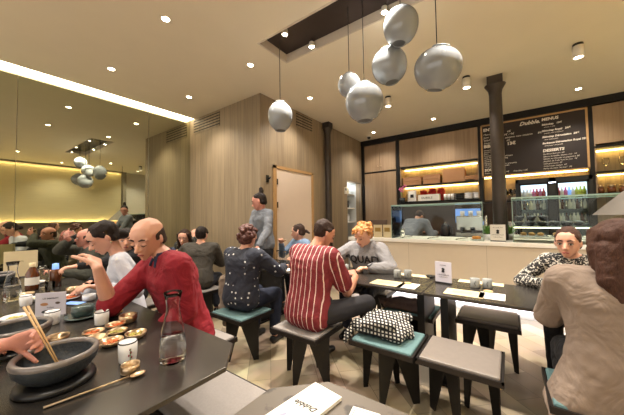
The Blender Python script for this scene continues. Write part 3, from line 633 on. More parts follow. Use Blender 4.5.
S13=copytree(S2); place(S13,(-2.55,3.5,0),0,'low black stool under the smiling woman in the denim shirt')
S14=copytree(S1); place(S14,(-3.45,1.3,0),0,'low black stool of the dark haired woman in black reflected in the mirror')
S15=copytree(S1); place(S15,(-4.35,1.3,0),0,'low black stool under the man in dark green drinking from a glass')
S16=copytree(S1); place(S16,(-3.42,2.1,0),0,'low black stool under the man in the grey sweater')
S17=copytree(S1); place(S17,(-4.62,2.74,0),0,'low black stool under the long haired woman of the couple')
S18=copytree(S1); place(S18,(-1.62,-.33,0),0,'low black stool under the person holding chopsticks at the left edge')
# ---------------- things on the tables ----------------
TZ=.741
def bowl(name,x,y,r,h,m,label,group=None,food=None,cat='bowl',tall=False,z=TZ,th=.08):
    e=empty(name,(x,y,z),label,cat,group)
    prof=[(0,0),(r*.55,0),(r*.62,h*.06),(r*.92,h*.55),(r,h),(r*(1-th),h),(r*(.9-th),h*.55),(r*.5,h*.16),(0,h*.12)]
    if tall: prof=[(0,0),(r*.8,0),(r*.95,h*.1),(r,h*.5),(r*.97,h),(r*(.97-th),h),(r*(.9-th),h*.4),(r*.7,h*.12),(0,h*.1)]
    lathe('vessel',prof,m,e,seg=32)
    if food:
        bm=bmesh.new(); random.seed(int(x*1000))
        for q in range(14):
            a=random.random()*6.28; rr=r*.6*math.sqrt(random.random())
            bmesh.ops.create_icosphere(bm,subdivisions=2,radius=1,matrix=Matrix.Translation((rr*math.cos(a),rr*math.sin(a),h*.45+random.random()*h*.25))@Matrix.Rotation(a,4,'Z')@Matrix.Diagonal((r*.3,r*.14,h*.14,1)))
        link('food',bm,food,e,smooth=True)
    return e
def bigbowl(x,y,label,food=False,rz=0):
    e=empty('stone_bowl',(x,y,TZ),label,'bowl','dark stone bowls',rz=rz)
    lathe('base_ring',[(0,0),(.115,0),(.125,.008),(.12,.022),(.1,.026),(0,.026)],'black',e,seg=40)
    b=lathe('vessel',[(0,.027),(.075,.027),(.1,.045),(.125,.075),(.132,.105),(.128,.118)],'stone',e,seg=48); b2=lathe('inner_wall',[(.114,.118),(.108,.08),(.08,.05),(0,.045)],'stone',e,seg=48)
    lathe('rim',[(.132,.104),(.134,.112),(.131,.122),(.122,.125),(.113,.12),(.112,.110)],'stonerim',e,seg=48)
    bm=bmesh.new(); 
    for q in range(10):
        a=q*2.4; rr=.045*math.sqrt(q/10+.1); bmesh.ops.create_icosphere(bm,subdivisions=2,radius=1,matrix=Matrix.Translation((rr*math.cos(a),rr*math.sin(a),.055))@Matrix.Diagonal((.03,.02,.01,1)))
    link('food',bm,mat('dark stew',(70,54,50),.4,var=.3,scale=50),e,smooth=True)
    return e
bigbowl(-1.47,.285,'large dark stone bowl with a polished rim, nearest the camera at bottom left')
bigbowl(-2.0,.235,'dark stone bowl behind the nearest one, at the left edge')
e=bigbowl(-4.15,.36,'dark stone bowl far down the long table at the left edge')
# chopsticks (held)
def chops(a,b,label,sp=.008,n=V((0,1,0))):
    a=V(a);b=V(b); e=empty('chopsticks',a,label,'chopsticks')
    tube('stick',[V((0,0,0)),b-a],[.0045,.0025],'woodlight',e); tube('stick',[n*sp,b-a+n*sp*.5],[.0045,.0025],'woodlight',e); return e
# small dishes
dishes=[(-1.96,.71,.05,.045,'brass',1,None,'tall bronze bowl against the red sweater, furthest right of the dishes'),(-2.17,.70,.055,.025,'brass',0,'kimchi','shallow bronze dish of kimchi left of the tall bronze bowl'),
(-1.92,.63,.052,.022,'brass',0,'kimchi','bronze dish of red food in the middle of the cluster beside the tall bowl'),(-1.9,.52,.052,.022,'brass',0,'kimchi','bronze dish of orange slices at the left of the cluster'),(-1.80,.60,.05,.022,'brass',0,'veg','bronze dish of green sprouts in the middle of the cluster'),
(-1.79,.50,.052,.022,'brass',0,None,'empty bronze dish at the front left of the cluster'),(-1.67,.53,.055,.026,'brass',0,'kimchi','bronze dish just behind the floral cup at the front of the cluster'),(-1.66,.64,.052,.03,'brass',0,'veg','bronze bowl of yellow food at the right end of the cluster'),
(-1.31,.485,.036,.034,'brass',1,None,'small bronze bowl in front of the floral cup, nearest the carafe'),(-1.93,.375,.05,.04,'brass',0,None,'bronze bowl behind the fingers holding chopsticks'),
(-3.1,.46,.06,.03,'cupwhite',0,'veg','pale dish behind the pictured menu stand'),(-2.95,.62,.1,.018,'cupwhite',0,'kimchi','plate of orange kimchi next to the phone'),(-2.75,.72,.045,.045,'cupwhite',1,None,'small pale bowl near the woman in white'),(-3.2,.72,.05,.04,'brass',1,None,'bronze cup bowl far back beside the woman in white'),
(-3.9,.6,.06,.03,'cupwhite',0,'veg','pale dish near the white menu card far down the table'),(-3.35,.45,.05,.03,'brass',0,None,'bronze dish beside the amber bottle'),(-2.6,.30,.07,.03,'cupwhite',0,'veg','pale bowl at the left edge below the carafe')]
for x,y,r,h,m,t_,f,l in dishes: bowl('small_bowl',x,y,r,h,m,l,'small dishes on the long table',MT[f] if f else None,tall=bool(t_))
def cup(x,y,r,h,m,label,flower=False,group='cups on the long table',z=TZ):
    e=empty('cup',(x,y,z),label,'cup',group)
    lathe('body',[(0,0),(r*.86,0),(r*.93,.006),(r,h*.5),(r,h),(r*.93,h),(r*.92,.01),(0,.01)],m,e,seg=32)
    lathe('rim_line',[(r*1.003,h-.004),(r*1.005,h+.001),(r*.93,h+.001)],'ink' if m=='cupwhite' else m,e,seg=32)
    if flower:
        d=(V((0,0,0))-V((x,y,0))).normalized(); s_=V((-d.y,d.x,0))
        bm=bmesh.new()
        for k,(u,zz,q) in enumerate(((.3,.55,.007),(.1,.42,.006),(.38,.32,.006),(.2,.7,.005))):
            p=(d*math.cos(u)+s_*math.sin(u))*(r+.0005); bmesh.ops.create_icosphere(bm,subdivisions=1,radius=1,matrix=Matrix.Translation((p.x,p.y,h*zz))@Matrix.Diagonal((q*.6,q*.6,q,1)))
        link('painted_flower',bm,mat('painted flower',(130,40,60),.4,var=.4,scale=90),e,smooth=True)
        bm=bmesh.new(); P=[(d*math.cos(u)+s_*math.sin(u))*(r+.0012)+V((0,0,h*zz)) for u,zz in ((.25,.12),(.28,.35),(.2,.55),(.3,.75))]; addtube(bm,P,.0012,5); link('painted_stem',bm,'leaf',e)
    return e
cup(-1.42,.515,.037,.088,'cupwhite','white cup with a painted flower beside the carafe',True)
cup(-2.05,.60,.037,.08,'cupwhite','white cup in front of the raised forearm')
cup(-2.32,.425,.038,.08,'cupwhite','white cup right of the pictured menu stand')
cup(-3.0,.40,.037,.075,'cupwhite','pale cup behind the pictured menu stand')
# dark cup with saucer
e=empty('lidded_cup',(-2.3,.57,TZ),'dark green glazed cup on a saucer','cup'); lathe('body',[(0,.014),(.05,.014),(.062,.04),(.058,.075),(.04,.082),(0,.082)],'celadon',e); lathe('saucer',[(0,0),(.06,0),(.098,.014),(.096,.018),(.055,.008),(0,.008)],'celadon',e)
# napkin by the cup
# phone
e=empty('phone',(-2.72,.62,TZ),'phone lying face up on the table by the hand of the woman in white','phone',rz=.5); box('body',-.075,.075,-.037,.037,0,.008,'black',e,bevel=.003); box('screen',-.07,.07,-.034,.034,.008,.009,'blue',e)
# spoon
e=empty('long_spoon',(-1.255,.46,TZ+.004),'long handled bronze spoon at the front edge of the table','spoon')
tube('handle',[(.0,0,.006),(-.02,-.1,.004),(-.045,-.24,.002)],[.0045,.0035,.0045],'brass',e)
bm=bmesh.new(); addlathe(bm,[(0,-.003),(.015,-.001),(.022,.004),(.02,.005),(.012,.001),(0,0)],20,sx=.85,sy=1.35); o=link('spoon_head',bm,'brass',e,smooth=True); o.location=(.006,.03,.003)
# carafes
def carafe(x,y,label,k=1,water=True):
    e=empty('glass_carafe',(x,y,TZ),label,'carafe','glass carafes')
    lathe('vessel',[(0,0),(.044,0),(.050,.008),(.050,.05),(.043,.11),(.028,.17),(.025,.19),(.029,.22),(.036,.245),(.034,.245),(.027,.22),(.023,.19),(.026,.17),(.041,.11),(.048,.05),(.047,.014),(0,.018)],'glass',e,seg=36)
    if water: lathe('water',[(0,.0175),(.0475,.0135),(.0485,.05),(.0445,.09),(0,.09)],'water',e,seg=36)
    e.scale=(k*.96,k*.96,k*1.1); return e
carafe(-1.255,.635,'clear glass carafe half full of water in front of the man in the red sweater',1.14)
carafe(-3.3,.36,'clear glass carafe at the left edge behind the pictured menu stand',1.15)
carafe(-2.56,2.72,'small clear glass carafe on the table behind the dotted top, left one',.72,False)
carafe(-2.44,2.72,'small clear glass carafe on the table behind the dotted top, right one',.72,False)
# bottles
e=empty('amber_bottle',(-3.62,.52,TZ),'amber glass bottle with a pale cap beyond the carafe','bottle'); lathe('body',[(0,0),(.045,0),(.048,.02),(.048,.15),(.03,.19),(.02,.21),(.02,.24),(0,.24)],'amber',e); lathe('cap',[(.023,.215),(.024,.25),(0,.252)],'kraft',e); lathe('label_band',[(.049,.05),(.049,.12)],'paper',e)
e=empty('capped_bottle',(-3.62,.68,TZ),'dark sauce bottle with a pale blue cap','bottle'); lathe('body',[(0,0),(.045,0),(.047,.14),(.025,.17),(0,.17)],'amber',e); lathe('cap',[(.027,.16),(.024,.22),(0,.225)],'blue',e)
e=empty('glass_jug',(-3.68,.60,TZ),'clear glass jug with a handle beside the amber bottle','jug'); lathe('body',[(0,0),(.05,0),(.055,.05),(.04,.16),(.045,.2),(.042,.2),(.036,.16),(.05,.05),(.046,.006),(0,.008)],'glass',e); tube('handle',[(.04,.02,.18),(.085,.03,.16),(.08,.03,.08),(.05,.02,.05)],.006,'glass',e)
for x,y,l in ((-3.38,.6,'clear tumbler in front of the jug'),(-3.95,.45,'clear tumbler by the far stone bowl'),(-3.05,.8,'clear tumbler near the woman in white')):
    e=lathe('drinking_glass',[(0,0),(.03,0),(.036,.09),(.034,.09),(.029,.008),(0,.01)],'glass',None,seg=24); e.location=(x,y,TZ); setp(e,l,'glass','tumblers on the long table')
# standing cards
def facing(x,y): return math.atan2(y,x)+PI/2+PI
e=standcard('picture_menu',-2.5,.45,TZ,.17,.16,'papershade','small white stand card with pictures of dishes on the long table',lines=(('LES BIBIMBAPS',.014,.118),('au choix',.012,.06)),ang=math.radians(50))
for (u,zz,rx,rz_,m) in ((-.035,.085,.022,.01,'cardboard'),(.04,.09,.014,.008,'brown'),(-.02,.035,.03,.012,'stone'),(.04,.04,.02,.008,'leaf')):
    o=lathe('dish_picture',[(0,0),(1,0),(1,.0006),(0,.0006)],m,e,seg=20,smooth=False); o.matrix_local=Matrix.Translation((u,-.0036,zz))@Matrix.Rotation(PI/2,4,'X')@Matrix.Diagonal((rx,rz_,1,1))
e=standcard('menu_booklet',-4.55,.56,TZ,.27,.3,'kraft','large cream menu booklet standing far down the long table',lines=(('menu',.02,.18),),ang=math.radians(75))
# booklet on stained table
u=V((-.05,.80,TZ))
e=empty('folded_booklet',(-.57,.73,TZ),'white folded booklet with a black script logo lying on the stained table','booklet',rz=math.radians(-8))
box('pages',-.062,.062,-.15,.115,0,.010,'paper',e); box('cover',-.063,.063,-.151,.116,.0115,.0125,'paper',e); box('inner_pages',-.061,.06,-.149,.114,.0102,.0113,mat('grey page edge',(170,166,160),.8,var=0),e)
text('logo','Dubble',.03,'ink',e,basis((.045,.015,.0128),(-1,-.15,0),(.15,-1,0)),.35,.0003,bold=.0006)
bm=bmesh.new(); vs=[bm.verts.new(p) for p in ((-.058,-.145,.0128),(-.02,-.06,.0128),(.01,-.145,.0128))]; bm.faces.new(vs); g=bmesh.ops.extrude_face_region(bm,geom=bm.faces[:])
for v in g['geom']:
    if isinstance(v,bmesh.types.BMVert): v.co.z+=.0004
link('printed_mountain',bm,mat('pale blue print',(150,160,190),.8,var=.1),e)
e=empty('paper_card',(-.385,.75,TZ),'cream bordered card lying on the stained table right of the booklet','card',rz=math.radians(10)); box('card',-.045,.045,-.12,.09,0,.003,'paper',e); boxes('border_line',[(-.036,.036,.078,.08,.003,.0035),(-.036,-.034,-.1,.078,.003,.0035),(.034,.036,-.1,.078,.003,.0035)],mat('grey green print',(130,130,110),.8,var=0),e)
# right table items
standcard('counter_sign',-.52,2.8,TZ,.145,.20,'papershade','lilac white card sign standing in the middle of the right table',lines=(('bienvenue',.014,.165),('CARTE FIDÉLITÉ',.014,.075),('10 plats achetés',.012,.055)),ang=-.15)
bm=bmesh.new(); addlathe(bm,[(0,0),(.014,.006),(.01,.025),(.016,.035),(0,.048)],12)
lg=link('emblem',bm,'ink',bpy.data.objects['counter_sign.001'],smooth=True); lg.location=(0,-.006,.1); lg.scale=(1,.2,1)
def gcup(x,y,l):
    e=empty('stoneware_cup',(x,y,TZ),l,'cup','grey stoneware cups'); lathe('body',[(0,0),(.034,0),(.037,.01),(.039,.078),(.035,.08),(0,.082)],'cupgrey',e,seg=28)
    d=(V((0,0,0))-V((x,y,0))).normalized(); s_=V((-d.y,d.x,0)); bm=bmesh.new(); addtube(bm,[d*.0385+V((0,0,.02))+s_*.004,d*.0395+V((0,0,.045))-s_*.004,d*.0395+V((0,0,.06))+s_*.006],.0022,5); link('painted_leaf',bm,'ink',e)
gcup(-.955,2.80,'grey stoneware cup left of the lilac sign, left one of the pair'); gcup(-.865,2.85,'grey stoneware cup left of the lilac sign, right one of the pair')
gcup(-.265,2.79,'grey stoneware cup turned down right of the sign, left one of the pair'); gcup(-.175,2.82,'grey stoneware cup turned down right of the sign, right one of the pair')
def sheet(x,y,w_,d_,m,l,rz=0,name='paper_mat',logo=False,z=TZ):
    e=empty(name,(x,y,z),l,'paper mat',rz=rz); box('sheet',-w_/2,w_/2,-d_/2,d_/2,0,.002,m,e)
    boxes('printed_lines',[(-w_*.3,w_*.2,-d_*.1+k*d_*.12,-d_*.08+k*d_*.12,.002,.0024) for k in range(3)],mat('faint print',(150,130,90),.8,var=0),e); return e
sheet(-.955,2.53,.30,.2,'kraft','cream paper mat at the near edge of the table, left of the sign'); sheet(-.765,2.53,.16,.2,'paper','white menu sheet beside the cream mat, left of the sign')
sheet(-.85,3.0,.34,.12,'kraft','cream paper mat at the far edge of the table, left of the sign')
sheet(-.32,2.54,.28,.2,'kraft','cream paper mat at the near edge of the table, right of the sign'); sheet(-.13,2.56,.17,.2,'paper','white menu sheet at the near edge, right of the sign')
sheet(-.24,3.0,.36,.12,'kraft','cream paper mat at the far edge behind the right pair of grey cups')
sheet(-2.3,2.5,.3,.2,'paper','white menu sheet on the table near the striped shirt',0); 
for x,y,l in ((-.79,2.6,'small round wooden chopstick rest left of the sign'),(-.16,2.68,'small round wooden chopstick rest right of the sign')):
    o=lathe('chopstick_rest',[(0,0),(.03,0),(.034,.008),(.02,.012),(0,.012)],'woodlight',None,seg=16); o.location=(x,y,TZ+.0025); setp(o,l,'rest')
for x,y,l in ((-.68,3.0,'small black dish at the far edge left of the sign'),):
    o=lathe('sauce_dish',[(0,0),(.03,0),(.05,.015),(.03,.008),(0,.008)],'black',None,seg=20); o.location=(x,y,TZ+.0025); setp(o,l,'dish')
cup(-1.70,2.86,.035,.08,'cupwhite','white cup between the striped shirt and the grey hoodie, left one',group='cups between the two diners'); cup(-1.56,2.8,.035,.08,'cupgrey','pale cup between the striped shirt and the grey hoodie, right one',group='cups between the two diners')
bowl('small_bowl',-1.42,2.86,.05,.03,'brass','bronze bowl at the edge below the hoodie lettering',food=MT['kimchi'],group='diner bowls'); bowl('small_bowl',-1.57,2.65,.06,.03,'cupwhite','white bowl by the hand of the man in the striped shirt',food=MT['veg'],group='diner bowls'); bowl('small_bowl',-1.3,2.93,.045,.03,'brass','bronze bowl right of the one below the hoodie lettering',food=MT['kimchi'],group='diner bowls')
# couple table
for x,y,m,l in ((-4.05,2.2,'kraft','yellow cup on the table of the couple'),(-4.2,2.1,'cupwhite','white cup on the table of the couple'),(-3.9,2.3,'cupwhite','pale cup next to the man in the grey sweater')): cup(x,y,.04,.09,m,l,group='cups of the couple')
# coats
# people and coats use rounded prims grown into one surface by a voxel remesh
JOBS=[]
import numpy as _np
_ico=bmesh.new(); bmesh.ops.create_icosphere(_ico,subdivisions=2,radius=1); ICO=[v.co.copy() for v in _ico.verts]; _ico.free()
def addhull(bm,pts):
    vs=[bm.verts.new(p) for p in pts]; r=bmesh.ops.convex_hull(bm,input=vs)
    dele=[g for g in r['geom_interior'] if isinstance(g,bmesh.types.BMVert)]+[g for g in r['geom_unused'] if isinstance(g,bmesh.types.BMVert)]
    bmesh.ops.delete(bm,geom=list(set(dele)),context='VERTS')
def organic(name,prims,m,parent,voxel=.01,smooth=3,disp=0,dscale=.08,disp2=0):
    bm=bmesh.new()
    for p in prims:
        if p[0]=='c':
            _,a,ra,b,rb=p; a=V(a);b=V(b)
            addhull(bm,[a+v*ra for v in ICO]+[b+v*rb for v in ICO])
        elif p[0]=='e':
            _,c_,rad,B=p; addhull(bm,[V(c_)+B@V((v.x*rad[0],v.y*rad[1],v.z*rad[2])) for v in ICO])
        elif p[0]=='h':   # hull of several spheres
            addhull(bm,[V(a)+v*r for a,r in p[1] for v in ICO])
    o=link(name,bm,m,parent)
    r=o.modifiers.new('r','REMESH'); r.mode='VOXEL'; r.voxel_size=voxel; r.use_smooth_shade=True
    s_=o.modifiers.new('s','SMOOTH'); s_.factor=.5; s_.iterations=smooth
    if disp:
        tx=bpy.data.textures.new('folds','CLOUDS'); tx.noise_scale=dscale; tx.noise_depth=2
        d=o.modifiers.new('d','DISPLACE'); d.texture=tx; d.strength=disp; d.mid_level=.5; d.texture_coords='LOCAL'
    JOBS.append(o); return o
def skinmat(name,c):
    m=mat(name,c,.5,var=.07,scale=14,bump=.05,bscale=180); b=m.node_tree.nodes['Principled BSDF']; b.inputs['Subsurface Weight'].default_value=.08; b.inputs['Subsurface Radius'].default_value=(.02,.008,.004); return m
SK={'fair':skinmat('fair skin',(206,156,134)),'warm':skinmat('warm skin',(190,136,112)),'rosy':skinmat('rosy skin',(196,136,120)),'olive':skinmat('olive skin',(190,138,108))}
def hairmat(n,c): return mat(n,c,.6,spec=.25,var=.35,scale=18,stretch=(6,6,1),bump=.5,bscale=50)
HM={'black':hairmat('near black hair',(34,25,22)),'dark':hairmat('dark brown hair',(52,36,29)),'brown':hairmat('chestnut brown hair',(66,42,33)),'curly':mat('auburn brown curls',(78,42,34),.6,var=.4,scale=40,bump=1,bscale=60),'ginger':mat('ginger blond hair',(176,120,68),.5,var=.35,scale=30,bump=.8,bscale=60)}
LIP=mat('lips',(168,88,84),.4,var=.05); EYEW=mat('eye white',(226,220,214),.3,var=0); IRIS=mat('dark iris',(40,28,22),.2,var=0)
def ik(a,b,l1,l2,pole):
    a=V(a);b=V(b);d=b-a;L=min(d.length,(l1+l2)*.999); dn=d.normalized(); x=(l1*l1-l2*l2+L*L)/(2*L); h=math.sqrt(max(l1*l1-x*x,0))
    p=V(pole); p=(p-dn*p.dot(dn)).normalized(); return a+dn*x+p*h, a+dn*L
def handprims(W,d,n,side,curl=.35,spread=.12,k=1.0,fscale=1):
    d=V(d).normalized(); n=V(n); n=(n-d*n.dot(d)).normalized(); s_=d.cross(n)
    th=s_ if side>0 else -s_
    P=[('h',[(W,.024*k),(W+d*.03*k+s_*.014*k,.017*k),(W+d*.03*k-s_*.014*k,.017*k)]),
       ('h',[(W+d*.03*k+s_*.018*k,.015*k),(W+d*.03*k-s_*.018*k,.015*k),(W+d*.085*k+s_*.03*k,.012*k),(W+d*.085*k-s_*.03*k,.012*k)])]
    for i,(o_,L) in enumerate(((.031,.068),(.0105,.077),(-.0105,.072),(-.031,.056))):
        b=W+d*.086*k+th*o_*k; L*=k; dd=(d+th*spread*(o_/.031)).normalized(); r=.0098*k
        for sg,fr in enumerate((.42,.33,.25)):
            ax=dd.cross(n).normalized(); dd=(Matrix.Rotation(curl*(1+.25*sg+.15*i),3,ax)@dd).normalized()
            e_=b+dd*L*fr; P.append(('c',b,r,e_,r*.9)); b=e_; r*=.9
    b=W+d*.025*k+th*.024*k; dd=(d*.7+th*.75+n*.25).normalized(); r=.0125*k
    for fr in (.04,.032,.026):
        e_=b+dd*fr*k; P.append(('c',b,r,e_,r*.88)); b=e_; r*=.88; dd=(dd+d*.25+n*curl*.5).normalized()
    return P
def person(label,x,y,face,hip=.55,lean=.2,side=0,w=1.0,k=1.0,neck=None,look=(0,1,0),headoff=(0,0,0),skin='fair',R=None,Lh=None,poleR=(.6,-.3,-1),poleL=(-.6,-.3,-1),handR={},handL={},
           top='white',sleeve='long',topinf=.016,pants='black',hair='dark',style='short',stand=False,eyes='down',vox=.008,kneeang=(0.1,.1),knees={},parts=(),group=None,torso=.48,name='person',tdisp=.012,skirt=0,feet=None,mouth=True,hs=1.0,belly=0,drop=0):
    f=V((face[0],face[1],0)).normalized(); r=V((f.y,-f.x,0)); u=V((0,0,1))
    e=empty(name,(x,y,0),label,'person',group)
    Lc=lambda p: (V(p)-V((x,y,0)))     # world target to local
    B=lambda a,b,c_: r*a+f*b+u*c_
    H=B(0,0,hip)
    td=(u*math.cos(lean)+f*math.sin(lean)+r*side).normalized(); tf=(f-td*f.dot(td)).normalized()
    waist=H+td*torso*.38; chest=H+td*torso*.74; nb=H+td*torso*1.02
    sw=.175*w*k
    shR=H+td*torso*.93+r*sw-u*drop; shL=H+td*torso*.93-r*sw-u*drop
    lk=V(look).normalized(); hr=lk.cross(u).normalized(); hu=hr.cross(lk); 
    hc=nb+td*.055+u*.075+f*.02+V(headoff)
    HB=Matrix((hr,lk,hu)).transposed()
    hd=lambda a,b,c_: hc+HB@V((a*hs,b*hs,c_*hs))
    S=k*w
    torsoP=[('h',[(H+r*.085*S,.1*S),(H-r*.085*S,.1*S),(H+td*.1+r*.07*S,.1*S),(H+td*.1-r*.07*S,.1*S)]),
            ('h',[(H+r*.08*S,.095*S),(H-r*.08*S,.095*S),(waist+r*.065*S+tf*(.0+belly),.092*S),(waist-r*.065*S+tf*(.0+belly),.092*S)]),
            ('h',[(waist+r*.065*S+tf*belly,.092*S),(waist-r*.065*S+tf*belly,.092*S),(chest+r*.085*S+tf*.01,.1*S),(chest-r*.085*S+tf*.01,.1*S)]),
            ('h',[(chest+r*.085*S,.1*S),(chest-r*.085*S,.1*S),(shR-r*.02-td*.0,.055*S),(shL+r*.02,.055*S),(nb-td*.02,.06)])]
    headP=[('c',nb-td*.02,.058*S,hd(0,-.02,-.06),.05),
           ('h',[(hd(0,-.035,.035),.078*hs),(hd(0,.025,.035),.072*hs),(hd(0,-.005,.05),.07*hs)]),
           ('h',[(hd(0,.02,.02),.07*hs),(hd(0,.045,-.015),.052*hs),(hd(0,.052,-.06),.035*hs),(hd(.04,.0,-.045),.028*hs),(hd(-.04,.0,-.045),.028*hs),(hd(0,.068,-.095),.02*hs)]),
           ('c',hd(0,.092,.005),.008*hs,hd(0,.116,-.03),.0125*hs),('c',hd(.012,.1,-.034),.008*hs,hd(-.012,.1,-.034),.008*hs),
           ('c',hd(.045,.078,.022),.012*hs,hd(-.045,.078,.022),.012*hs),
           ('c',hd(0,.086,-.062),.014*hs,hd(0,.084,-.07),.014*hs),
           ('e',hd(.078,-.01,-.01),(.008*hs,.018*hs,.03*hs),HB),('e',hd(-.078,-.01,-.01),(.008*hs,.018*hs,.03*hs),HB)]
    arms=[];slv=[]
    l1,l2=.285*k,.25*k; info={}
    for sd,sh,tg,pole,hp in ((1,shR,R,poleR,handR),(-1,shL,Lh,poleL,handL)):
        tgt=Lc(tg) if tg is not None else B(sd*.16,.33,hip+.05)
        pl=r*pole[0]+f*pole[1]+u*pole[2]
        if 'elbow' in hp: el=Lc(hp['elbow']); wr_=tgt
        else: el,wr_=ik(sh,tgt,l1,l2,pl)
        arms+= [('c',sh,.052*S,el,.041*S),('c',el,.041*S,el.lerp(wr_,.35),.042*S),('c',el.lerp(wr_,.35),.042*S,wr_,.027*S)]
        dr=V(hp['dir']) if 'dir' in hp else (wr_-el); nn=V(hp['n']) if 'n' in hp else V((0,0,-1))+.01*f
        if not hp.get('none'): arms+=handprims(wr_+dr.normalized()*.015,dr,nn,sd,hp.get('curl',.4),hp.get('spread',.1),k*hp.get('k',1))
        info[sd]=(sh,el,wr_)
        i_=topinf
        a_=[('c',sh,.052*S+i_*1.1,el,.042*S+i_)]
        cut=hp.get('cuff',1.0 if sleeve=='long' else 0)
        if sleeve=='short': a_=[('c',sh,.054*S+i_*1.1,sh.lerp(el,.72),.05*S+i_*1.1)]
        elif cut>0: a_+=[('c',el,.042*S+i_,el.lerp(wr_,.35*min(1,cut/.35)),.043*S+i_)]+([('c',el.lerp(wr_,.35),.043*S+i_,el.lerp(wr_,cut*.96),.03*S+i_*.8)] if cut>.36 else [])
        elif cut==0: a_=[('c',sh,.052*S+i_*1.1,sh.lerp(el,.9),.045*S+i_)]
        slv+=a_
    legs=[];tr=[];shoes=[]
    for j,sd in enumerate((1,-1)):
        hj=H+r*sd*.09*S-u*.01
        if stand: kn=B(sd*.09,.04,hip*.52); an=B(sd*.09,-.02+.08*sd*0,.09)
        else:
            kd=(f*math.cos(kneeang[j])+r*sd*math.sin(kneeang[j])); kn=hj+kd*.42*k+u*(-.03); 
            an=V((kn.x,kn.y,.09))-f*.04
            if feet: an=B(sd*.1,feet,.09)
        if j in knees: kn=Lc(knees[j][0]); an=Lc(knees[j][1])
        legs+=[('c',hj,.085*S,kn,.055*S),('c',kn,.055*S,an,.036*S),('h',[(an-u*.045,.03),(an+f*.13-u*.06,.025)])]
        tr+=[('c',hj,.098*S,kn,.07*S),('c',kn,.07*S,an+u*.04,.055*S)]
        shoes.append([('h',[(an-u*.045-f*.03,.04),(an+f*.05-u*.05,.04),(an+f*.14-u*.062,.032)]),('h',[(an-u*.075-f*.04,.014),(an-u*.078+f*.16,.013)])])
    body=organic('body',torsoP+headP+arms+legs,SK[skin],e,vox,3)
    # clothes
    infl=[]
    for p in torsoP: infl.append(('h',[(a,ra+topinf) for a,ra in p[1]]))
    infl[-1]=('h',[(chest+r*.085*S,.1*S+topinf),(chest-r*.085*S,.1*S+topinf),(shR-r*.015,.055*S+topinf),(shL+r*.015,.055*S+topinf),(nb-td*.045,.062+topinf)])
    if skirt: infl.append(('h',[(H+r*.1*S,.12*S),(H-r*.1*S,.12*S),(H-u*skirt-f*.1+r*.25,.05),(H-u*skirt-f*.1-r*.25,.05),(H-u*skirt+f*.08-r*.25,.05)]))
    tp=organic('top',infl+slv,top if not isinstance(top,str) else MT[top],e,max(.009,vox),3,tdisp)
    organic('trousers',[('h',[(H+r*.085*S,.112*S),(H-r*.085*S,.112*S),(H+td*.05+r*.075*S,.105*S),(H+td*.05-r*.075*S,.105*S)])]+tr,MT[pants] if isinstance(pants,str) else pants,e,.012,3,.012)
    if stand or feet is not None or not stand:
        for sp_ in shoes: organic('shoe',sp_,'black',e,.01,1)
    # face
    hm=HM[hair]
    for sd in (1,-1):
        if eyes=='open':
            o=organic('eye',[('e',hd(sd*.032,.083,.0),(.0145*hs,.010*hs,.0075*hs),HB)],EYEW,e,.003,0); organic('iris',[('e',hd(sd*.032,.0915,.0),(.006*hs,.004*hs,.0065*hs),HB)],IRIS,o,.002,0)
            bm=bmesh.new(); addtube(bm,[hd(sd*.016,.091,.003),hd(sd*.032,.0955,.0095),hd(sd*.048,.086,.004)],.0022*hs,6); link('eyelash',bm,IRIS,e,smooth=True)
        elif eyes=='down':
            organic('eyelid',[('e',hd(sd*.032,.080,.0),(.017*hs,.0125*hs,.012*hs),HB)],SK[skin],e,.003,1)
            bm=bmesh.new(); addtube(bm,[hd(sd*.016,.090,-.004),hd(sd*.032,.0945,-.0095),hd(sd*.048,.086,-.005)],[.0015,.003,.0015],6); link('eyelash',bm,IRIS,e,smooth=True)
        if eyes:
            bm=bmesh.new(); addtube(bm,[hd(sd*.014,.092,.026),hd(sd*.034,.094,.033),hd(sd*.055,.078,.024)],[.004*hs,.005*hs,.002*hs],6); link('eyebrow',bm,hm,e,smooth=True)
    if eyes and mouth:
        organic('lips',[('c',hd(-.02,.091,-.066),.003,hd(0,.099,-.063),.005),('c',hd(.02,.091,-.066),.003,hd(0,.099,-.063),.005),('c',hd(-.014,.092,-.071),.0035,hd(.014,.092,-.071),.0035)],LIP,e,.002,1)
    # hair
    cap=[('h',[(hd(0,-.042,.040),.079*hs),(hd(0,.004,.052),.074*hs),(hd(0,-.035,.0),.074*hs)]),('h',[(hd(.026,.014,.064),.045*hs),(hd(-.026,.014,.064),.045*hs),(hd(0,-.036,.055),.074*hs)])]
    nape=[('h',[(hd(.05,-.05,-.035),.028*hs),(hd(-.05,-.05,-.035),.028*hs),(hd(0,-.075,-.04),.035*hs),(hd(0,-.06,.02),.06*hs)])]
    if style!='short': cap=cap+nape
    hp=[];v=.006;ds=.008;dsc=.02
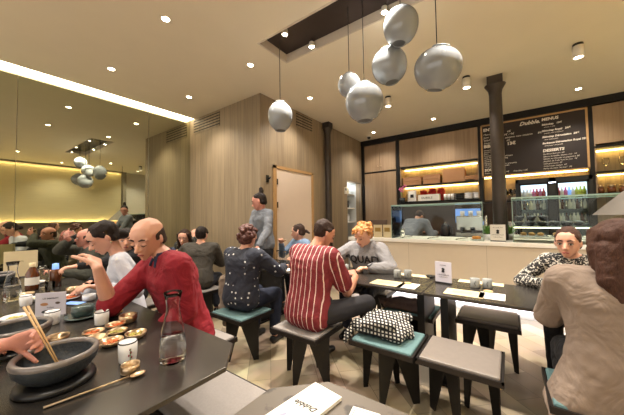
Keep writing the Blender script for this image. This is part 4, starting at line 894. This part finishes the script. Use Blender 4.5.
    if style=='short': hp=cap+[('c',hd(.07,-.01,.03),.02*hs,hd(.072,.012,.04),.016*hs),('c',hd(-.07,-.01,.03),.02*hs,hd(-.072,.012,.04),.016*hs)]
    elif style=='bald':
        for q in range(33):
            an=math.radians(-112+7*q); X=math.sin(an)*.073; Y=-.022-math.cos(an)*.089; top_=.05-.012*abs(an)
            hp.append(('c',hd(X,Y,-.045 if abs(an)<1.5 else .0),.0105*hs,hd(X*.93,Y*.97,top_),.0105*hs))
        ds=.002; v=.005
    elif style=='bun': hp=cap+[('c',hd(.042,.03,.05),.034*hs,hd(.058,-.02,.0),.024*hs),('c',hd(-.042,.03,.05),.034*hs,hd(-.058,-.02,.0),.024*hs),('c',hd(0,-.105,-.04),.042*hs,hd(0,-.12,-.06),.035*hs)]; ds=.004
    elif style=='topbun': hp=cap+[('c',hd(0,-.075,.13),.036,hd(0,-.08,.165),.03),('c',hd(0,-.06,.1),.04,hd(0,-.075,.13),.02)]; ds=.004
    elif style=='updo': hp=cap+[('c',hd(.042,.03,.05),.034*hs,hd(.058,-.02,.0),.024*hs),('c',hd(-.042,.03,.05),.034*hs,hd(-.058,-.02,.0),.024*hs)]+[('c',hd(0,-.13,-.01),.025,hd(0,-.17,-.05),.015)]
    elif style in('long','verylong'):
        hp=cap+[('h',[(hd(.065,.03,.06),.026*hs),(hd(.08,.0,-.0),.026*hs),(hd(.04,-.06,.04),.05*hs)]),('h',[(hd(-.065,.03,.06),.026*hs),(hd(-.08,.0,.0),.026*hs),(hd(-.04,-.06,.04),.05*hs)]),
            ('h',[(hd(.07,-.03,-.02),.045*hs),(hd(-.07,-.03,-.02),.045*hs),(hd(0,-.07,0),.06*hs),(hd(.06,-.05,-.13),.045*hs),(hd(-.06,-.05,-.13),.045*hs)]),
            ('h',[(hd(.06,-.05,-.12),.045),(hd(-.06,-.05,-.12),.045),(hd(.06,-.07,-.26),.02),(hd(-.06,-.07,-.26),.02)]),
            ('c',hd(.085,.0,-.02),.024,hd(.075,.02,-.17),.014),('c',hd(-.085,.0,-.02),.024,hd(-.075,.02,-.17),.014)]; dsc=.03
    if style=='verylong': hp+=[('h',[(hd(.055,-.075,-.02),.05),(hd(-.055,-.075,-.02),.05),(hd(.07,-.1,-.16),.045),(hd(-.07,-.1,-.16),.045)]),('h',[(hd(.07,-.1,-.15),.044),(hd(-.07,-.1,-.15),.044),(hd(.08,-.12,-.24),.03),(hd(-.04,-.12,-.27),.022)])]
    if style in('curly','messy'):
        random.seed(3); hp=list(cap)
        for q in range(60 if style=='curly' else 90):
            a=random.uniform(-PI,PI); t_=random.uniform(-.5,1.4)
            dv=V((math.cos(t_)*math.sin(a),-math.cos(t_)*math.cos(a)*1,math.sin(t_)))
            if dv.y>.35 and dv.z<.45: continue
            c0=V((0,-.02,.035)); rr=.098 if style=='curly' else .093
            p=c0+V((dv.x*rr*.93,dv.y*rr*1.08,dv.z*rr*1.0)); hp.append(('e',hd(*p),(.028*hs,.028*hs,.024*hs) if style=='curly' else (.013*hs,.03*hs,.011*hs),HB@Matrix.Rotation(a*3,3,'Y')@Matrix.Rotation(t_,3,'X')))
        if style=='messy': hp+=[('c',hd(.05,.06,.085),.028,hd(.06,.09,.055),.015),('c',hd(-.05,.06,.085),.028,hd(-.06,.088,.055),.015),('c',hd(0,.06,.095),.025,hd(.01,.095,.065),.012),('c',hd(0,-.11,.05),.05,hd(0,-.15,.07),.03),('c',hd(.075,-.02,.0),.022,hd(.08,-.01,-.05),.01)]
        ds=.014
    organic('hair',hp,hm,e,v,2,ds,dsc)
    return dict(e=e,hd=hd,nb=nb,td=td,tf=tf,r=r,f=f,u=u,H=H,chest=chest,info=info,top=tp,B=B,HB=HB,x=x,y=y)
# fabrics
FB={'red':mat('crimson knit sweater',(128,16,32),.85,var=.12,scale=60,bump=.2,bscale=300),'whitecloth':mat('white cotton shirt',(190,192,202),.85,var=.04),'navy':mat('navy cotton',(34,42,66),.85,var=.1),
 'jeans':mat('dark blue jeans',(36,40,52),.85,var=.12,scale=60),'greyknit':mat('charcoal knit sweater',(66,62,56),.9,var=.1,scale=60),'denim':mat('blue denim shirt',(110,130,156),.85,var=.12,scale=50),'uniform':mat('grey uniform cloth',(108,112,120),.85,var=.06),
 'hood':mat('heather grey fleece',(124,122,124),.95,var=.12,scale=160,bump=.2,bscale=300),'blazer':mat('beige woven blazer',(126,110,98),.85,var=.06,scale=200,bump=.12,bscale=400),'darkcloth':mat('black wool',(26,26,30),.9,var=.1),'greencloth':mat('dark olive jacket cloth',(58,58,50),.9,var=.1),
 'mauve':mat('mauve brown padded cloth',(98,80,76),.8,var=.08),'beigecoat':mat('beige grey coat cloth',(122,108,96),.9,var=.1)}
def tubechild(name,pts,r_,m,parent): return tube(name,pts,r_,m,parent)
for m_ in FB.values(): wrinkle(m_,.55,6)
def wpat(*a,**k): return wrinkle(pattern(*a,**k),.5,6)
# 1 man in red sweater
A=person('balding man in a crimson sweater with a navy collar leaning over the long table',-1.93,1.1,(-.12,-1),lean=.28,look=(.65,-1,-.5),headoff=(-.03,-.07,.0),skin='fair',top=FB['red'],topinf=.028,w=1.03,k=1.08,torso=.59,
  R=(-2.08,.585,1.08),handR=dict(elbow=(-2.13,.67,.82),dir=(-.8,.05,.42),n=(-.3,-.5,-.75),curl=.42,spread=.45,cuff=.05,k=1.12),Lh=(-1.86,.78,.62),handL=dict(curl=.5),poleL=(-.1,-.5,-1),hair='dark',style='bald',eyes='down',vox=.006,pants=FB['jeans'],hs=1.12)
# collar
nb,td,tf,r_=A['nb'],A['td'],A['tf'],A['r']
cp=[('c',nb-td*.015+r_*.062*math.sin(a)+tf*.062*math.cos(a),.02,nb+td*.03+r_*.056*math.sin(a)+tf*.056*math.cos(a),.012) for a in [i*PI/7 for i in range(14)]]
organic('collar',cp+[('c',nb+tf*.07+r_*.03,.014,nb+tf*.095-td*.035+r_*.05,.012),('c',nb+tf*.07-r_*.03,.014,nb+tf*.095-td*.035-r_*.05,.012)],FB['navy'],A['e'],.007,2)
# 2 woman in white
Bp=person('woman in a white shirt with dark hair tied low, looking down at the table',-2.72,1.03,(-.35,-1),lean=.22,look=(-.15,-1,-.65),headoff=(0,-.07,.03),skin='fair',top=FB['whitecloth'],w=.92,torso=.53,R=(-2.85,.72,.80),handR=dict(curl=.3,dir=(-1,-.2,-.1),n=(0,0,-1)),Lh=(-2.45,.72,.88),poleR=(.6,0,-1),
  hair='black',style='bun',eyes='down',vox=.007,pants=FB['darkcloth'],hs=1.08)
o=organic('earring',[('c',Bp['hd'](-.085,-.008,-.045),.006,Bp['hd'](-.087,-.008,-.055),.005)],'steel',Bp['e'],.003,0)
# 3 chopstick person (mostly out of view)
P3=person('person in dark clothes at the left edge reaching in with chopsticks, mostly outside the photo',-1.72,-.36,(.1,1),lean=.15,look=(.0,1,-.5),skin='rosy',top=FB['darkcloth'],R=(-1.595,.15,.905),handR=dict(dir=(.6,.8,.12),n=(.75,-.6,-.2),curl=.55,spread=.02,cuff=.75,k=1.0),Lh=(-1.95,.05,.80),poleR=(.9,-.3,-1),hair='dark',style='short',eyes='down',vox=.006,pants=FB['jeans'])
chops((-1.62,.21,1.03),(-1.47,.29,.80),'pale wooden chopsticks held over the nearest stone bowl',.012)
# 4 woman in black (seen in the mirror)
person('woman in a black jacket with long dark hair reflected in the mirror at far left',-3.45,1.28,(.6,-.8),lean=.15,look=(1,-.35,-.1),skin='fair',top=FB['darkcloth'],w=.9,R=(-3.2,.85,.8),Lh=(-3.3,.75,.95),hair='black',style='long',eyes='open',vox=.01,pants=FB['darkcloth'])
# 5 man with glass
P5=person('man in a dark olive jacket drinking from a glass behind the woman in white',-4.3,1.22,(-.1,-1),lean=.2,look=(-.45,-1,.0),skin='rosy',top=FB['greencloth'],w=1.12,R=(-4.28,.93,1.14),Lh=(-4.1,.82,.8),handR=dict(dir=(.5,-.5,.5),n=(.4,.8,.2),curl=.7,k=1.1),poleR=(1,-.3,-.6),hair='dark',style='bald',eyes='open',vox=.009,pants=FB['darkcloth'])
e=empty('drinking_glass',(-4.2,.86,1.2),'clear tumbler held up by the man in the dark olive jacket','glass'); o=lathe('vessel',[(0,0),(.03,0),(.036,.1),(.034,.1),(.029,.008),(0,.01)],'glass',e,seg=24); o.rotation_euler=(-1.1,.2,.3)
# 6 couple
person('long haired woman in a dark patterned blouse resting her cheek on her hand',-4.58,2.66,(.62,-.78),lean=.5,look=(.75,-.8,-.3),headoff=(.05,-.06,-.03),skin='fair',top=wpat('dark patterned blouse','noise',(30,30,30),(86,84,74),scale=26),w=.9,R=(-4.45,2.3,.82),Lh=(-4.13,2.42,1.07),handL=dict(dir=(-.2,.1,1),n=(-.5,.6,0),curl=.3),hair='dark',style='long',eyes='down',vox=.009,pants=FB['darkcloth'],hs=1.1)
person('man in a charcoal sweater seen from behind at the table of the couple',-3.42,2.05,(-.6,.8),lean=.28,look=(-.6,.8,-.2),skin='fair',top=FB['greyknit'],w=1.1,hair='black',style='short',eyes=None,vox=.01,R=(-3.62,2.38,.8),Lh=(-3.9,2.2,.82),poleR=(1,-.2,-.8),poleL=(-1,-.2,-.8),pants=FB['jeans'])
# 7 navy dotted woman
Nv=person('woman with curly auburn hair in a dotted navy top on a teal stool',-2.25,1.83,(-.12,1),hip=.565,lean=.12,look=(-.25,1,-.25),headoff=(0,.03,-.01),skin='fair',top=wpat('navy cloth with small white dots','dots',(30,34,48),(206,206,206),scale=17),w=1.08,torso=.47,hair='curly',style='curly',eyes=None,vox=.01,R=(-2.1,2.32,.82),Lh=(-2.45,2.3,.82),poleR=(1,-.1,-.9),poleL=(-1,-.1,-.9),pants=mat('dark navy trousers',(26,32,50),.9,var=.1),topinf=.02)
organic('waistband',[('h',[(Nv['H']+Nv['td']*.07+Nv['r']*.1*s_,.088) for s_ in (1,-1)]+[(Nv['H']+Nv['td']*.085+Nv['r']*.1*s_,.088) for s_ in (1,-1)])],mat('tan underlayer',(150,112,92),.8,var=.05),Nv['e'],.01,2)
# 8 waitress
person('waitress in a grey shirt with dark hair in a top bun, standing',-2.9,2.8,(-.1,-1),hip=1.0,lean=.1,look=(-.9,-.6,-.35),headoff=(0,-.02,0),skin='rosy',top=FB['uniform'],w=.88,torso=.48,hair='black',style='topbun',eyes='down',stand=True,vox=.009,R=(-2.95,2.5,1.0),Lh=(-2.65,2.45,1.02),pants=FB['darkcloth'],topinf=.02)
# 9 denim woman
person('smiling woman in a blue denim shirt with dark hair tied back, facing left',-2.64,3.46,(-.3,-1),lean=.25,look=(-.95,-.45,-.2),skin='fair',top=FB['denim'],w=.92,hair='dark',style='updo',eyes='down',vox=.009,R=(-2.85,3.1,.98),Lh=(-2.45,3.0,.8),handR=dict(curl=.6),pants=FB['jeans'])
# 10 striped shirt man
St=person('man in a maroon shirt with white stripes seen from behind, seated on a grey stool',-1.44,1.88,(.12,1),hip=.56,lean=.2,look=(.5,1,-.62),headoff=(.035,.075,.01),skin='warm',top=wpat('maroon cloth with thin white stripes','stripes',(112,26,34),(214,186,178),ang=-.05,scale=21),sleeve='short',topinf=.03,w=1.1,torso=.53,hair='dark',style='short',eyes='down',vox=.006,R=(-1.24,2.42,.79),handR=dict(elbow=(-1.20,2.17,.70),curl=.8,dir=(-.7,.5,.35),n=(-.3,.3,-1)),Lh=(-1.62,2.45,.83),poleL=(-1,-.2,-.8),pants=mat('black trousers',(30,28,32),.85,var=.1),knees={0:((-1.03,2.22,.62),(-1.38,2.42,.42))},tdisp=.014)
# 11 hoodie person
Sq=person('person with tousled ginger hair in a grey hoodie with large black letters',-1.45,3.22,(.02,-1),hip=.56,lean=.24,look=(-.25,-1,-.42),headoff=(0.01,-.05,0),skin='fair',top=FB['hood'],topinf=.03,w=1.08,torso=.47,hair='ginger',style='messy',eyes='down',vox=.006,R=(-1.72,2.72,.81),Lh=(-1.28,2.85,.80),poleR=(1,.2,-.5),poleL=(-1,0,-.7),handR=dict(curl=.5),pants=FB['jeans'],hs=1.12)
nb,td,tf,r_=Sq['nb'],Sq['td'],Sq['tf'],Sq['r']
organic('hood',[('c',nb-tf*.07+td*.0+r_*.07*a,.045,nb-tf*.085-td*.05+r_*.05*a,.045) for a in (-1,0,1)]+[('c',nb+r_*.085,.03,nb+tf*.075-td*.045+r_*.03,.022),('c',nb-r_*.085,.03,nb+tf*.075-td*.045-r_*.03,.022),('c',nb+r_*.085,.03,nb-tf*.06+r_*.06,.04),('c',nb-r_*.085,.03,nb-tf*.06-r_*.06,.04)],FB['hood'],Sq['e'],.009,3,.008)
for sg in (1,-1): tube('drawstring',[nb+tf*.1-td*.05+r_*.02*sg,nb+tf*.125-td*.09+r_*.03*sg,nb+tf*.135-td*.12+r_*.032*sg],.004,'white',Sq['e'])
LET=[]
def chest_text(word,size,who,center,xdir,up,fwd):
    LET.append((word,size,who,V(center),V(xdir).normalized(),V(up).normalized(),V(fwd).normalized()))
chest_text('SQUAD',.125,Sq,V((-1.46,3.15,.865)),-r_,V((0,0,1)),V(Sq['f']))
# 12 worker
person('cook in a grey uniform bending over the worktop behind the glass case',-1.72,5.55,(.35,1),hip=.95,lean=.95,look=(.35,1,-1.3),skin='fair',top=FB['uniform'],w=1.15,torso=.52,stand=True,hair='dark',style='short',eyes=None,vox=.012,R=(-1.25,6.05,1.02),Lh=(-1.55,6.1,1.02),pants=FB['darkcloth'],topinf=.03)
# 13 patterned dress woman
Pd=person('woman with auburn hair in a black and white patterned dress at the right',.44,3.28,(-.15,-1),lean=.22,hip=.56,look=(-.3,-1,-.12),headoff=(-.03,-.03,.0),skin='fair',top=wpat('black and white patterned fabric','noise',(28,27,28),(196,190,180),scale=48),w=.95,torso=.45,hair='brown',style='updo',eyes='open',vox=.007,R=(.22,2.98,.80),Lh=(.75,2.9,.8),poleR=(1,0,-.8),pants=FB['darkcloth'],hs=1.05)
# 14 blazer woman
Bl=person('woman with long chestnut hair in a beige blazer seen from behind at the right edge',.42,1.95,(-.05,1),lean=.12,hip=.57,look=(-.15,1,-.05),headoff=(0.02,.0,.025),skin='fair',top=FB['blazer'],w=1.08,torso=.485,hair='brown',style='verylong',eyes=None,vox=.009,R=(.75,2.42,.82),Lh=(.22,2.45,.79),handL=dict(elbow=(.17,2.14,.78)),poleR=(.9,-.1,-1),poleL=(-1,-.6,-1),pants=FB['darkcloth'],topinf=.03,skirt=.2,tdisp=.01,hs=1.08)
# coats
def coat(name,x,y,z,prims,m,label,disp=.02,vox=.009,sc_=.07):
    e=empty(name,(x,y,z),label,'coat'); organic('folded_cloth',prims,m,e,vox,3,disp,sc_); return e
wpat=wpat
e=coat('checked_coat',-.83,2.08,.445,[('h',[((-.17,-.08,.05),.04),((.15,-.1,.05),.04),((.16,.1,.05),.045),((-.15,.12,.05),.045),((.02,.06,.13),.045),((-.1,.02,.12),.04)]),('c',(-.19,-.06,.07),.05,(-.27,-.02,.0),.035),('c',(-.27,-.02,.0),.035,(-.285,0,-.1),.022),('c',(-.15,.14,.11),.035,(.15,.14,.12),.035),('c',(-.24,-.12,.02),.03,(-.26,-.16,-.05),.02),('c',(.15,-.02,.07),.05,(.19,.05,.02),.03),('c',(-.1,-.13,.1),.035,(.1,-.1,.13),.04)],pattern('black and white checked wool','checks',(20,20,22),(206,202,196),scale=34),'black and white checked coat heaped on a teal stool',.028)
e=coat('mauve_coat',-.86,2.72,.445,[('h',[((-.2,0,.04),.035),((.12,-.02,.04),.04),((.15,.1,.05),.04),((-.1,.12,.06),.04)]),('c',(-.25,.02,.05),.03,(.1,.02,.09),.04)],FB['mauve'],'mauve brown padded coat lying on the far teal stool under the table')
e=empty('tote_bag',(-.62,2.32,.0),'white paper bag standing on the floor beside the teal stool','bag'); boxes('body',[(-.02,.06,.02,.12,0,.26)],'paper',e); tube('handle',[(0,.05,.26),(.01,.07,.33),(.04,.09,.26)],.004,'paper',e)
e=coat('beige_coat',-2.5,1.82,.1,[('h',[((-.02,0,.62),.05),((.08,.06,.6),.05),((.0,.05,.4),.07),((.03,-.02,.3),.05)]),('c',(-.05,.03,.6),.06,(-.1,.06,.42),.05),('c',(0,-.04,.35),.04,(.1,-.06,.2),.03)],FB['beigecoat'],'beige grey coat hanging beside the woman in the dotted navy top',.03)
# bake modifiers
bpy.context.view_layer.update()
dg=bpy.context.evaluated_depsgraph_get()
res=[]
for o in list(COL.objects):
    if o.type=='MESH' and len(o.modifiers): res.append(o)
seen={}
for o in res:
    key=o.data.name
    if key in seen and all(m.type=='BEVEL' for m in o.modifiers): new=seen[key]
    else:
        new=bpy.data.meshes.new_from_object(o.evaluated_get(dg)); seen[key]=new
    o['_n']=new.name
for o in res:
    o.data=bpy.data.meshes[o['_n']]; del o['_n']; o.modifiers.clear()
for o in JOBS:
    for p in o.data.polygons: p.use_smooth=True
from mathutils.bvhtree import BVHTree
for word,size,who,ct,xd,up,fw in LET:
    me=who['top'].data; bv=BVHTree.FromPolygons([v.co[:] for v in me.vertices],[p.vertices[:] for p in me.polygons])
    base=V((who['x'],who['y'],0)); o=text('chest_lettering',word,size,'ink',who['e'],Matrix.Identity(4),0,0,'CENTER',bold=.004)
    bm=bmesh.new(); bm.from_mesh(o.data)
    bmesh.ops.triangulate(bm,faces=bm.faces[:])
    for _ in range(3):
        ed=[e_ for e_ in bm.edges if e_.calc_length()>.008]
        if ed: bmesh.ops.subdivide_edges(bm,edges=ed,cuts=1); bmesh.ops.triangulate(bm,faces=[f_ for f_ in bm.faces if len(f_.verts)>3])
    for v in bm.verts:
        p=ct-base+xd*v.co.x+up*(v.co.y-size*.35); h=bv.ray_cast(p+fw*.5,-fw)
        v.co=(h[0]+fw*.004) if h[0] is not None else p
    bm.to_mesh(o.data); bm.free()
# ---------------- light and look ----------------
w=bpy.data.worlds.new('world'); sc.world=w; w.use_nodes=True; bg=w.node_tree.nodes['Background']; bg.inputs[0].default_value=(1,.93,.84,1); bg.inputs[1].default_value=WORLD
sc.view_settings.view_transform='Standard'; sc.view_settings.look='None'; sc.view_settings.exposure=EXPO; sc.view_settings.gamma=1
